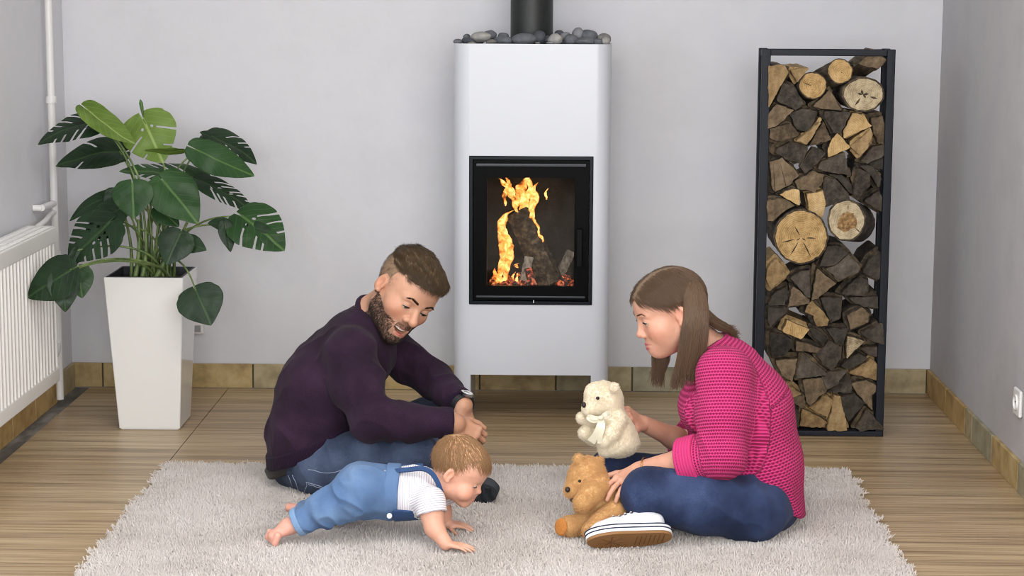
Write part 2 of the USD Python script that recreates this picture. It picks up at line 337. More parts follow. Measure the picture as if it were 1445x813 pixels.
for zz in (hz0 + .015, hz1 - .012):
    part(dr, 'handle_mount', box(hx - .006, hx + .010, sy0 - .02, sy0 + .005, zz - .007, zz + .007, .002), stove_black, 30)
kx = W(753, 425, sy0)[0]; kz = W(753, 425, sy0)[2]
part(st, 'air_slider', box(kx - .002, kx + .002, sy0 - .016, sy0 - .006, kz - .005, kz + .005, .001), simple('bright_steel', '#cfd3d6', .25, metallic=1.))
fx0, fx1 = W(720.5, 20, sy0 + .22)[0], W(780.5, 20, sy0 + .22)[0]
fc, fr_ = (fx0 + fx1) / 2, (fx1 - fx0) / 2
part(st, 'flue_pipe', tube([(fc, sy0 + .22, stop - .02), (fc, sy0 + .22, ZC)], fr_, 48), noisy('flue_black', ['#1a1d1b', '#202422'], (60, 60, 60), 3, .5, bump=.1), 40)
part(st, 'flue_collar', tube([(fc, sy0 + .22, stop - .02), (fc, sy0 + .22, stop - .012)], fr_ + .02, 48), stove_black, 30)
# burning logs inside
char = noisy('charred_wood', ['#1c1712', '#443a2e', '#75664f'], (50, 12, 50), 6, .85, bump=.9, bscale=(120, 30, 120), bdist=.004)
ash = noisy('ash_wood', ['#4a453f', '#8d877e', '#b5aea4'], (60, 60, 20), 6, .9, bump=.8, bscale=(90, 90, 90), bdist=.004)
def rough_log(p0, p1, shape, seed, amp=.004):
    """A split log from p0 to p1; shape = (n, 2) cross-section."""
    p0, p1 = np.array(p0), np.array(p1); n = 26
    ax = unit(p1 - p0); a = unit(np.cross(ax, [0, 1., .2])); b = np.cross(ax, a)
    sh = np.array(shapely.segmentize(Polygon(shape), .006).exterior.coords)[:-1]
    t = np.linspace(0, 1, n); k = len(sh)
    v = p0 + (p1 - p0) * t[:, None, None] + sh[None, :, :1] * a + sh[None, :, 1:] * b
    nz = (meshkit.fbm(v * 60, 3, seed) - .5)[..., None]
    v = v + nz * amp * 2 * (sh[None, :, :1] * a + sh[None, :, 1:] * b) / (np.linalg.norm(sh, axis=1)[None, :, None] + 1e-6)
    i, j = np.meshgrid(np.arange(n - 1), np.arange(k), indexing='ij')
    q = np.stack([i * k + j, i * k + (j + 1) % k, (i + 1) * k + (j + 1) % k, (i + 1) * k + j], -1).reshape(-1, 4)
    v = np.vstack([v.reshape(-1, 3), p0[None], p1[None]])
    f = np.vstack([q[:, [0, 1, 2]], q[:, [0, 2, 3]], [[n * k, (j + 1) % k, j] for j in range(k)], [[n * k + 1, (n - 1) * k + j, (n - 1) * k + (j + 1) % k] for j in range(k)]])
    return v, f
ym = sy0 + .17
wedge = [(-.042, -.032), (.040, -.036), (.044, .012), (.0, .040), (-.037, .032)]
bl = thing('burning_log', 'charred split log leaning diagonally in the stove fire', 'firewood', W(760, 400, ym))
part(bl, 'log_body', rough_log(W(779, 403, ym - .03), W(732, 300, ym + .06), wedge, 3), char)
zfl = bz0 + .012
bl = thing('burning_log', 'small grey ashen log stub at the lower right of the stove fire', 'firewood', W(795, 380, ym))
part(bl, 'log_body', rough_log(W(786, 398, ym + .07), W(806, 356, ym + .12), [(-.016, -.016), (.016, -.016), (.018, .012), (-.012, .018)], 5, .003), ash)
bl = thing('burning_log', 'ash-grey half-burnt log standing upright under the leaning log', 'firewood', W(742, 395, ym))
part(bl, 'log_body', rough_log(W(738, 404, ym - .06), W(747, 364, ym - .02), [(-.016, -.016), (.012, -.016), (.018, .012), (-.012, .018)], 6, .004), ash)
ember = material('ember_glow', {'t': ('texture_coordinate', {}), 'v': ('noise_texture', {'scale': 70., 'detail': 3.}), 'r': ('rgb_ramp', {'ramp': [(.46, (.02, .012, .01)), (.56, (.6, .09, .03)), (.70, (1., .45, .22))]}),
                 'p': ('principled_bsdf', {'base_color': (.03, .02, .02), 'roughness': .9, 'emission_strength': 1.3})}, [('t.object', 'v.vector'), ('v.fac', 'r.fac'), ('r.color', 'p.emission_color')], 'p.BSDF')
rng = random.Random(8)
em = []
for k in range(46):
    c = np.array([rng.uniform(bx0 + .03, bx1 - .03), rng.uniform(sy0 + .06, by1 - .05), zfl + rng.uniform(.004, .02)])
    s = trimesh.creation.icosphere(1, 1.); v = np.array(s.vertices) * [rng.uniform(.012, .022), rng.uniform(.012, .02), rng.uniform(.01, .017)]
    v = v * (1 + .35 * (meshkit.noise(v * 90 + k, 2) - .5)[:, None]); em.append((v + c, np.array(s.faces)))
solo('ember_bed', join(*em), ember, 'bed of glowing embers on the firebox floor', 'embers', (fc, ym, zfl), kind='stuff')
em = [rough_log(W(752, 404, ym - .09), W(746, 380, ym - .05), [(-.012, -.01), (.014, -.012), (.014, .012), (-.012, .012)], 9, .004)]
solo('glowing_ember', join(*em), ember, 'pinkish glowing chunk of ember below the leaning burnt log', 'embers', W(750, 400, ym - .07))
# flames: twisted tapering tongues that emit light
def flame_mat(name, strength):
    nodes = {'t': ('texture_coordinate', {}), 'n': ('noise_texture', {'scale': 38., 'detail': 3., 'distortion': .8}), 'lw': ('layer_weight', {'blend': .42}),
             'r': ('rgb_ramp', {'ramp': [(0., (1., .70, .26)), (.2, (1., .46, .09)), (.5, (.95, .20, .02)), (1., (.5, .05, .0))]}),
             'ad': ('math', {'math_type': 'add'}), 'sb': ('math', {'math_type': 'multiply_add', 'value2': 1.7, 'value3': -.72}),
             'e': ('emission', {'strength': strength}), 'tr': ('transparent_bsdf', {}),
             'rr': ('rgb_ramp', {'ramp': [(0., (.18, .18, .18)), (.22, (.38, .38, .38)), (.40, (.72, .72, .72)), (.62, (1., 1., 1.))]}), 'mx': ('mix_closure', {})}
    links = [('t.object', 'n.vector'), ('n.fac', 'sb.value1'), ('lw.facing', 'ad.value1'), ('sb.value', 'ad.value2'), ('ad.value', 'r.fac'), ('r.color', 'e.color'),
             ('ad.value', 'rr.fac'), ('rr.color', 'mx.fac'), ('e.emission', 'mx.closure1'), ('tr.BSDF', 'mx.closure2')]
    return material(name, nodes, links, 'mx.closure')
flame = flame_mat('flame', 3.0)
def tongue(pix, wid, y, seed, depth=.5):
    """pix: centre line in the picture from base to tip, wid: half widths in pixels."""
    c = spline([W(a, b, y + .01 * math.sin(i * 1.7 + seed)) for i, (a, b) in enumerate(pix)], 30)
    w = np.interp(np.linspace(0, 1, 30), np.linspace(0, 1, len(wid)), wid) / 410
    v = []; th = np.linspace(0, 2 * np.pi, 17)[:-1]
    for i in range(30):
        tw = .5 * math.sin(i * .35 + seed)
        x = w[i] * np.cos(th); yv = depth * w[i] * np.sin(th)
        v.append(c[i] + np.stack([x * math.cos(tw) - yv * math.sin(tw) * .5, x * math.sin(tw) + yv * math.cos(tw), 0 * x], 1))
    v = np.array(v); v += ((meshkit.fbm(v * 45 + seed, 3, seed) - .5)[..., None]) * .018 * np.array([1, .6, .3])
    k = 16; i, j = np.meshgrid(np.arange(29), np.arange(k), indexing='ij')
    q = np.stack([i * k + j, i * k + (j + 1) % k, (i + 1) * k + (j + 1) % k, (i + 1) * k + j], -1).reshape(-1, 4)
    return v.reshape(-1, 3), np.vstack([q[:, [0, 1, 2]], q[:, [0, 2, 3]]])
fi = thing('fire', 'tall orange flames rising along the left and over the leaning log in the stove', 'fire', W(715, 402, ym))
for k, (pix, wid, dy) in enumerate([
        ([(703, 402), (706, 385), (712, 355), (709, 320), (714, 303), (724, 297)], [3, 6, 9, 8, 7, 1], .0),
        ([(712, 402), (715, 380), (719, 350), (716, 335), (712, 318)], [2, 5, 7, 5, 1], -.02),
        ([(697, 402), (699, 392), (698, 378)], [4, 5, .5], -.03),
        ([(729, 300), (727, 285), (720, 270), (712, 258), (704, 252)], [2, 6, 7, 6, 1], .03),
        ([(736, 305), (737, 290), (735, 272), (738, 258), (744, 251)], [3, 8, 10, 9, 4], .05),
        ([(752, 310), (751, 292), (755, 280), (752, 268), (758, 258)], [2, 6, 8, 6, .5], .04),
        ([(762, 332), (756, 318), (751, 305), (752, 292)], [.5, 4, 5, 1], .02),
        ([(731, 378), (727, 374), (733, 371)], [2, 3, .5], -.04),
        ([(726, 395), (724, 389), (727, 384)], [2, 3, .5], -.05),
        ([(771, 282), (770, 275), (773, 266)], [1, 2.5, .5], .06), ([(715, 290), (712, 275), (718, 262), (714, 251)], [1, 4, 5, 2], .07), ([(742, 318), (745, 302), (741, 285), (748, 268), (746, 252)], [1, 5, 7, 6, 3], .08),
        ([(707, 403), (708, 396), (705, 388)], [4, 4, .5], -.06), ([(766, 345), (763, 334), (758, 322)], [.5, 3, .5], -.02), ([(727, 402), (730, 394), (729, 386)], [2, 3, .5], -.07)]):
    part(fi, 'flame', tongue(pix, wid, ym + dy, k + 1), flame, True)
# pebbles on the stove top
peb_mats = [noisy(f'pebble_{i}', c, (40, 40, 40), 5, .75, bump=.25, bscale=(120, 120, 120)) for i, c in enumerate((['#3c3f46', '#4d5058'], ['#55585f', '#696b70'], ['#74757a', '#8b8b8c'], ['#8d8c8a', '#a9a6a1'], ['#6a6a66', '#83827d']))]
def pebble(c, r, seed):
    s = trimesh.creation.icosphere(3, 1.); v = np.array(s.vertices)
    v = v * (1 + .28 * (meshkit.noise(v * 1.3 + seed * 7.1, seed) - .5)[:, None]) * r
    return v @ rot([0, 0, 1], seed * 37).T + c, np.array(s.faces)
# (zoom x, zoom y of centre, half width, half height, tone, depth, label) in the enlarged view of the stove top
PEB = [(222, 283, 32, 16, 1, .05, 'flat grey pebble at the far left end of the stove top'), (283, 250, 26, 17, 1, .12, 'small grey pebble behind the far left of the stove top'),
       (295, 278, 62, 20, 0, .07, 'flat dark blue grey pebble near the left end, below the pale one'), (375, 250, 70, 30, 3, .06, 'pale elongated pebble, largest on the left half of the stove top'),
       (440, 240, 42, 30, 1, .13, 'mid grey pebble right behind the pale elongated one'), (320, 295, 30, 10, 4, .03, 'low brownish pebble at the front rim on the left'),
       (450, 285, 44, 16, 4, .04, 'low taupe pebble between the pale elongated one and the flue'), (530, 245, 46, 20, 1, .13, 'grey pebble just left behind the black flue'),
       (530, 275, 62, 24, 1, .07, 'wide grey pebble at the left foot of the flue'), (670, 268, 72, 37, 1, .05, 'big rounded grey pebble in front of the flue'),
       (775, 255, 42, 38, 0, .07, 'tall dark pebble at the right foot of the flue'), (830, 270, 40, 24, 0, .09, 'small dark pebble right of the tall dark one'),
       (885, 268, 50, 34, 3, .05, 'light grey round pebble right of the flue'), (910, 232, 32, 22, 0, .15, 'dark pebble peeping out behind the light round one'),
       (955, 250, 36, 28, 2, .1, 'grey pebble right behind the light round one'), (990, 270, 46, 34, 1, .05, 'mid grey pebble at the front, under the topmost one'),
       (1040, 235, 42, 38, 2, .1, 'topmost grey pebble on the right half of the heap'), (1110, 248, 64, 40, 1, .1, 'large dark grey pebble on top near the right end'),
       (1085, 280, 62, 22, 1, .04, 'flat grey pebble at the front rim near the right end'), (1215, 268, 46, 32, 4, .08, 'brown grey pebble at the far right of the stove top'),
       (1228, 278, 30, 22, 3, .04, 'small pale pebble at the far right front corner'), (765, 294, 26, 8, 4, .03, 'tiny low pebble at the front rim below the tall dark one'),
       (850, 292, 30, 9, 2, .03, 'flat low pebble at the rim below the light round one'), (1170, 285, 34, 20, 1, .04, 'grey pebble between the flat front one and the right end')]
for k, (a, b, hw, hh, tone, dy, lab) in enumerate(PEB):
    c = W(600 + a / 4.817, b / 4.817, sy0 + dy)
    r = np.array([hw * 1.12, (hw + hh) / 1.8, hh * 1.2]) / 4.817 / 408
    c[2] = max(c[2], stop - .02 + r[2] * .9)
    solo('pebble', pebble(c, r, k + 1), peb_mats[tone], lab, 'pebble', c, True, group='grey pebbles on the stove top')
rng = random.Random(3)
for k in range(9):   # the layer under and behind them
    r = np.array([rng.uniform(.02, .03), rng.uniform(.02, .03), rng.uniform(.014, .018)])
    c = np.array([sx0 + .05 + (sx1 - sx0 - .1) * (k + .5) / 9, sy0 + (.30, .35)[k % 2], stop - .012 + r[2]])
    solo('pebble', pebble(c, r, k + 40), peb_mats[k % 5], ('first', 'second', 'third', 'fourth', 'fifth', 'sixth', 'seventh', 'eighth', 'ninth')[k] + ' pebble from the left in the back row on the stove top', 'pebble', c, True, group='back row of pebbles on the stove top')
# ================================================================ log rack
rack_black = simple('rack_black_steel', '#1a1d25', .45, specular_ior_level=.2)
ry = 6.62; rdep = .125
def RX(px, y=ry): return W(px, 350, y)[0]
lx0, lx1 = RX(1069.5), RX(1081.5)
rx1, rx0 = RX(1255), RX(1243.5)
rtop = W(1160, 69.5, ry)[2]; rbot = W(1180, 608, ry)[2]; rfoot = 0.
rk = thing('log_rack', 'tall narrow black steel log rack filled with firewood', 'log rack', ((lx0 + rx1) / 2, ry + rdep / 2, 0))
pw = .024
for (a, b) in ((lx0, lx1), (rx0, rx1)):
    for y in (ry, ry + rdep - pw):
        part(rk, 'post', box(a, b, y, y + pw, rbot - .02, rtop, .002), rack_black, 30)
    for zz in (rtop - .025, rbot - .005):
        part(rk, 'side_bar', box(a + .004, b - .004, ry + pw, ry + rdep - pw, zz, zz + .022, .002), rack_black, 30)
part(rk, 'cross_bar', box(lx1, rx0, ry + .004, ry + pw - .004, rtop - .022, rtop - .002, .002), rack_black, 30)
part(rk, 'cross_bar', box(lx1, rx0, ry + rdep - pw, ry + rdep - .004, rtop - .022, rtop - .002, .002), rack_black, 30)
part(rk, 'base_plate', box(lx0 + .002, rx1 - .002, ry - .002, ry + rdep, rbot - .018, rbot, .002), rack_black, 30)
steel = simple('foot_steel', '#8d9092', .35, metallic=.8)
for a in (lx0 + .012, rx1 - .04):
    for y in (ry + .008, ry + rdep - .036):
        part(rk, 'foot', tube([(a + .014, y + .014, 0), (a + .014, y + .014, rbot - .015)], .012, 14), steel, 40)
# the firewood: outlines of the cut faces, each log a solid of its own
def face_mat(name, cols, ring=.02):
    nodes = {'t': ('texture_coordinate', {}), 'm': ('mapping', {'scale': (1, .25, 1)}), 'w': ('wave_texture', {'wave_type': 'rings', 'rings_direction': 'y', 'scale': 52., 'distortion': 2.2, 'detail': 2., 'detail_scale': 1.4}),
             'n': ('noise_texture', {'scale': 24., 'detail': 9., 'roughness': .74}), 'o': ('object_info', {}),
             'a': ('math', {'math_type': 'multiply_add', 'value2': ring}), 'a2': ('math', {'math_type': 'multiply_add', 'value2': .95}), 'a3': ('math', {'math_type': 'multiply_add', 'value2': .16, 'value3': -.14}),
             'r': ('rgb_ramp', {'ramp': [(.28 + .16 * i, lin(c)) for i, c in enumerate(cols)]}), 'b': ('bump', {'strength': .5, 'distance': .003}), 'p': ('principled_bsdf', {'roughness': .8, 'specular_ior_level': .25})}
    links = [('t.object', 'm.vector'), ('m.vector', 'w.vector'), ('t.object', 'n.vector'), ('o.random', 'a3.value1'), ('w.fac', 'a.value1'), ('a3.result', 'a.value3'), ('n.fac', 'a2.value1'), ('a.result', 'a2.value3'),
             ('a2.result', 'r.fac'), ('r.color', 'p.base_color'), ('n.fac', 'b.height'), ('b.normal', 'p.normal')]
    links = [(a.replace('a3.result', 'a3.value').replace('a2.result', 'a2.value').replace('a.result', 'a.value'), b) for a, b in links]
    return material(name, nodes, links, 'p.BSDF')
FACE = {'y': face_mat('cut_wood_fresh', ['#80663f', '#b39260', '#cbad7c', '#d9c298'], .09), 't': face_mat('cut_wood_tan', ['#6d573a', '#937a55', '#ab936d', '#bda781']),
        'b': face_mat('cut_wood_brown', ['#42372a', '#685844', '#85725a', '#9c8a6e']), 'g': face_mat('cut_wood_grey', ['#2a251f', '#4b443b', '#635c52', '#7d7569']),
        'd': face_mat('cut_wood_dark', ['#1f1b17', '#39342d', '#4e483f', '#665f55']), 'w': face_mat('cut_wood_pale', ['#6f6048', '#ab9a7c', '#c6b797', '#d5c8aa'], .07)}
bark = noisy('bark', ['#1f1a14', '#3a3127', '#544838', '#6a5c49'], (40, 9, 40), 6, .9, bump=1., bscale=(70, 18, 70), bdist=.006)
split = noisy('split_side', ['#3a3023', '#5d4f3b', '#7d6b50'], (60, 6, 60), 6, .85, bump=.7, bscale=(110, 9, 110), bdist=.004)
split_y = noisy('split_side_fresh', ['#7a6040', '#a3875c', '#bfa476'], (60, 6, 60), 6, .85, bump=.7, bscale=(110, 9, 110), bdist=.004)
LOGS = [  # crop row, tone, outline or (cx, cy, rx, ry), label
 (60, 't', [(168,222),(325,220),(368,285),(290,420),(215,560),(165,650)], 'pale yellowish split log at the top left corner of the rack'),
 (60, 't', [(385,272),(575,245),(450,385)], 'small pale triangular split log second from the left in the top row'),
 (60, 'y', (600,418,132,130), 'fresh yellow round log with a short crack, left of the two small rounds on top'),
 (60, 'y', (865,280,120,121), 'bright orange yellow round log, topmost of the small rounds, with a twig stub'),
 (60, 'b', [(1215,65),(1320,175),(1225,250),(1130,240),(1040,205)], 'brown wedge log leaning against the top right post of the rack'),
 (60, 'w', (1090,505,200,165), 'big whitish round log with a black star crack near the top right'),
 (60, 'g', [(310,385),(440,455),(515,600),(430,655),(245,565)], 'grey split log below the small pale triangle and left of the fresh yellow round'),
 (60, 'b', [(760,460),(885,660),(740,650),(600,620)], 'brown triangular log right below the fresh yellow round log'),
 (60, 'b', [(240,600),(420,655),(365,705),(240,815),(160,840),(160,700)], 'brown log against the left post, second down from the top left corner log'),
 (60, 'd', [(370,695),(500,645),(640,665),(620,760),(555,865),(440,845)], 'blackened log with a curved top, below the grey split log at upper left'),
 (60, 'g', [(705,670),(965,680),(910,810),(860,890),(800,875),(720,740)], 'dark grey log below the brown triangle and left of the pale yellow fan'),
 (160, 'y', [(985,-5),(1090,5),(1165,125),(905,243),(890,180)], 'pale yellow fan-shaped log right below the big whitish round'),
 (160, 't', [(1165,150),(1180,210),(1130,340),(1055,415),(975,320)], 'tan quarter log directly under the pale yellow fan'),
 (160, 'b', [(1165,40),(1275,30),(1340,285),(1240,300),(1190,180)], 'brown oblong log at the right post beside the tan quarter log'),
 (160, 'b', [(180,150),(390,100),(465,210),(290,280),(175,240)], 'reddish brown half log at the left post below two stacked brown logs'),
 (160, 'b', [(705,75),(775,255),(560,320),(625,200)], 'brown narrow triangle log left above the small bright yellow quarter'),
 (160, 't', [(690,72),(615,190),(545,300),(445,268)], 'thin tan slat of wood lying left along the narrow brown triangle'),
 (160, 'y', [(835,195),(970,330),(850,385),(745,430),(740,340),(775,260)], 'small bright yellow quarter log in the middle of the upper rack'),
 (160, 'g', [(250,340),(390,275),(555,330),(480,490),(330,440),(240,385)], 'blue grey weathered log under the reddish brown half log'),
 (160, 'g', [(610,320),(725,390),(640,490),(520,590),(475,520)], 'brownish grey slanted log left below the small bright yellow quarter'),
 (160, 'g', [(910,380),(955,600),(800,575),(650,540),(690,470)], 'grey triangular log below the small bright yellow quarter'),
 (160, 'g', [(1180,330),(1300,300),(1340,390),(1130,490),(1060,470)], 'grey log at the right post below the brown oblong one'),
 (160, 'd', [(1340,395),(1365,470),(1340,550),(1190,530),(1135,495),(1270,415)], 'dark sliver log at the right post under the grey log there'),
 (160, 'b', [(180,470),(300,430),(390,510),(460,600),(380,700),(230,765),(195,700)], 'weathered brown fan log with long cracks at the left post above the big rounds'),
 (160, 'b', [(420,660),(600,560),(715,590),(690,680),(620,765),(460,730)], 'brown log right of the cracked fan log'),
 (160, 'g', [(715,615),(830,645),(930,760),(960,850),(735,900),(710,760)], 'large grey brown quarter log above the gap between the big rounds'),
 (160, 'd', [(730,588),(880,598),(970,690),(985,790),(945,760),(840,635)], 'dark strip of bark curving over the large grey brown quarter log'),
 (160, 'g', [(1040,540),(1160,590),(1150,690),(1040,830),(995,800),(1010,640)], 'tall dark grey log right of the large grey brown quarter'),
 (160, 'd', [(1050,505),(1170,515),(1270,640),(1235,720),(1165,600)], 'dark curved bark log at the right, above the tall dark grey log'),
 (260, 'g', [(1245,60),(1325,265),(1285,280),(1190,225),(1095,165)], 'grey triangular log at the right post just above the round log with the dark heart'),
 (260, 'y', [(400,40),(465,50),(475,210),(370,160),(270,100)], 'small yellow wedge just above the biggest round log'),
 (260, 'b', [(155,160),(300,135),(415,205),(340,250),(210,355),(160,360)], 'brown log at the left post touching the biggest round log from above'),
 (260, 'y', [(545,100),(715,60),(725,190),(690,320),(640,310),(560,250)], 'yellow quarter log with a bark rim between the tops of the two big rounds'),
 (260, 'y', (485,510,258,260), 'biggest round log with radial cracks, left half of the rack'),
 (260, 'w', (925,350,182,200), 'big pale round log with a brown rotten heart, right half of the rack'),
 (350, 't', [(250,100),(310,180),(360,260),(190,400),(140,300),(180,170)], 'pale wedge log at the left post right below the biggest round log'),
 (350, 'd', [(740,-20),(880,-10),(945,55),(810,170),(665,180)], 'dark split log below the gap between the two big rounds'),
 (350, 'g', [(945,62),(1060,190),(1040,240),(850,310),(720,205),(812,175)], 'grey log with a light edge below the big round with the rotten heart'),
 (350, 'd', [(1240,40),(1325,110),(1240,310),(1080,240),(1150,110)], 'dark square-cut log at the right post below the big round with the rotten heart'),
 (350, 'g', [(375,290),(480,230),(570,215),(575,490),(545,480)], 'grey triangular log pointing down under the biggest round log'),
 (350, 'b', [(640,190),(730,270),(825,345),(640,490),(590,500)], 'brown triangular log whose point faces right, below the biggest round log'),
 (350, 'd', [(200,470),(250,420),(345,385),(365,420),(325,560),(165,560)], 'dark log with a bark arc at the left post under the pale wedge'),
 (350, 'b', [(405,370),(580,505),(560,540),(355,570)], 'brown wedge log below the grey triangle that points down'),
 (350, 'g', [(1060,265),(1130,320),(1145,475),(870,450),(960,350)], 'grey log with a bright upper left edge, under the dark square-cut one'),
 (350, 'd', [(950,485),(1230,475),(1235,590),(1100,570),(1000,530)], 'dark flat log at the right, under the grey log with the bright edge'),
 (350, 'd', [(170,580),(345,590),(330,640),(260,700),(180,780),(160,700)], 'dark four-sided log at the left post, under the one with the bark arc'),
 (350, 't', [(590,510),(680,600),(755,700),(740,755),(640,760),(600,690),(610,660),(510,620)], 'pale notched splinter of wood in the centre of the rack'),
 (350, 'd', [(670,480),(875,490),(860,690),(770,730),(720,600)], 'slate grey keystone-shaped log right of the notched splinter'),
 (350, 'b', [(930,660),(1075,580),(1150,640),(1130,720),(960,800)], 'brown log with a tan rim right of the keystone-shaped log'),
 (430, 'y', [(350,150),(440,185),(570,240),(480,340),(305,260)], 'yellowish log end below and left of the notched splinter'),
 (430, 'd', [(1080,280),(1280,180),(1290,390),(1210,370),(1120,320)], 'dark log at the right post beside the pale triangle'),
 (430, 'd', [(190,265),(300,295),(400,340),(410,400),(320,490),(200,500)], 'dark rounded log at the left post, its upper edge beside the yellowish log end'),
 (430, 'b', [(430,350),(590,400),(690,430),(640,470),(440,450)], 'flat brown log under the yellowish log end'),
 (430, 'd', [(570,230),(640,240),(740,330),(700,400),(590,290)], 'dark bark-covered log slanting right from the yellowish log end'),
 (430, 'd', [(730,235),(940,235),(890,400),(830,390)], 'dark trapezoid log below the keystone-shaped log'),
 (430, 'w', [(930,300),(1105,355),(1010,440),(925,530)], 'pale grey triangle log in the lower right half of the rack'),
 (430, 'g', [(770,355),(880,420),(870,520),(790,650),(710,590),(630,480)], 'dark heart-shaped log left of the pale grey triangle'),
 (430, 'g', [(1060,420),(1280,400),(1285,510),(1150,500)], 'grey flat log at the right post below the pale grey triangle'),
 (430, 'd', [(880,600),(950,530),(1040,470),(1130,520),(1040,590),(920,630)], 'dark slanted log under the pale grey triangle'),
 (430, 'b', [(235,540),(450,525),(430,620),(400,750),(300,690)], 'brown log at the left low down, just above the pink shoulder'),
 (430, 'g', [(510,480),(640,590),(755,685),(440,720),(460,590)], 'large grey triangular log in the lower left half'),
 (430, 't', [(1170,530),(1245,600),(1235,740),(1100,705),(955,660)], 'tan quarter log at the right post low down'),
 (510, 'b', [(500,180),(680,160),(760,260),(660,350),(570,440),(535,400)], 'brown five-sided log below the large grey triangular log'),
 (510, 'g', [(770,115),(935,90),(840,220),(740,280),(690,160)], 'slate grey log with a pale scratch right of the brown five-sided one'),
 (510, 'g', [(935,130),(980,230),(975,310),(730,305)], 'grey triangle log under the slate grey one with the scratch'),
 (510, 'b', [(975,220),(1120,180),(1255,260),(1170,330),(1180,480),(1050,340)], 'olive brown log at the right low down, above the last dark log'),
 (510, 't', [(400,250),(485,320),(360,370),(345,280)], 'small tan log at the left beside the pink sleeve'),
 (510, 'b', [(380,378),(520,330),(525,450),(490,450)], 'small brown wedge under the small tan log by the pink sleeve'),
 (510, 't', [(690,340),(735,330),(805,390),(740,545),(565,450)], 'tan kite-shaped log in the second row from the bottom'),
 (510, 'd', [(870,350),(1010,330),(1100,410),(950,580),(900,480)], 'dark log right of the tall tan splinter at the bottom'),
 (510, 't', [(810,330),(870,350),(905,500),(935,675),(740,675)], 'tall tan splinter standing on the base plate of the rack'),
 (510, 't', [(500,465),(690,560),(735,600),(670,645),(470,630)], 'yellow tan log lowest on the left, lying on the base plate'),
 (510, 'g', [(1130,475),(1295,660),(1060,680),(1015,650)], 'grey triangle log at the bottom right corner of the rack'),
 (510, 'd', [(400,455),(470,485),(462,640),(415,600)], 'dark log lowest on the left, against the base plate behind the pink sleeve'),
]
rng = random.Random(21)
def wobble(poly, seed, amp):
    p = np.array(shapely.segmentize(poly, .008).exterior.coords)[:-1]
    c = p.mean(0); q = np.c_[p, np.zeros(len(p))]
    d = (meshkit.noise(q * 70, seed) - .5) + .6 * (meshkit.noise(q * 160, seed + 1) - .5)
    r = np.linalg.norm(p - c, axis=1, keepdims=True)
    return Polygon(p + (p - c) / (r + 1e-6) * d[:, None] * amp * 2).buffer(0)
def outline(k):
    oy, tone, sh, label = LOGS[k]; q = [(sh[0] + sh[2] * 1.02 * math.cos(t), sh[1] + sh[3] * 1.02 * math.sin(t)) for t in np.linspace(0, 2 * np.pi, 61)[:-1]] if isinstance(sh, tuple) else sh
    return Polygon([W(1060 + x / 6.881, oy + y / 6.881, ry)[[0, 2]] for x, y in q]).buffer(0)
grown = [outline(k) for k in range(len(LOGS))]               # behind the cut faces the logs swell until they touch
open_gaps = shapely.union_all([Polygon([W(1060 + x / 6.881, oy + y / 6.881, ry)[[0, 2]] for x, y in g]) for oy, g in ((160, [(905, 365), (970, 400), (955, 570), (925, 450)]), (160, [(655, 490), (600, 552), (580, 545)]), (160, [(890, 590), (942, 600), (945, 640)]),
    (260, [(470, 65), (530, 100), (560, 250), (480, 235)]), (260, [(150, 360), (225, 360), (205, 560), (150, 555)]), (60, [(790, 500), (890, 430), (885, 600)]), (60, [(1150, 690), (1215, 650), (1215, 690)]), (60, [(100, 560), (245, 560), (150, 700)]), (60, [(0, 0), (1500, 0), (1500, 150), (1000, 210), (760, 270), (560, 300), (540, 250), (160, 215), (0, 200)]))])
inner_rack = shapely.box(lx1 + .001, rbot + .001, rx0 - .001, rtop - .03).difference(open_gaps)
for _ in range(6):
    for k in range(len(grown)):
        near_ = [g for j, g in enumerate(grown) if j != k and g.distance(grown[k]) < .004]
        g = grown[k].union(grown[k].buffer(.002).intersection(inner_rack)).difference(shapely.union_all(near_)); grown[k] = max(g.geoms, key=lambda q: q.area) if hasattr(g, 'geoms') else g
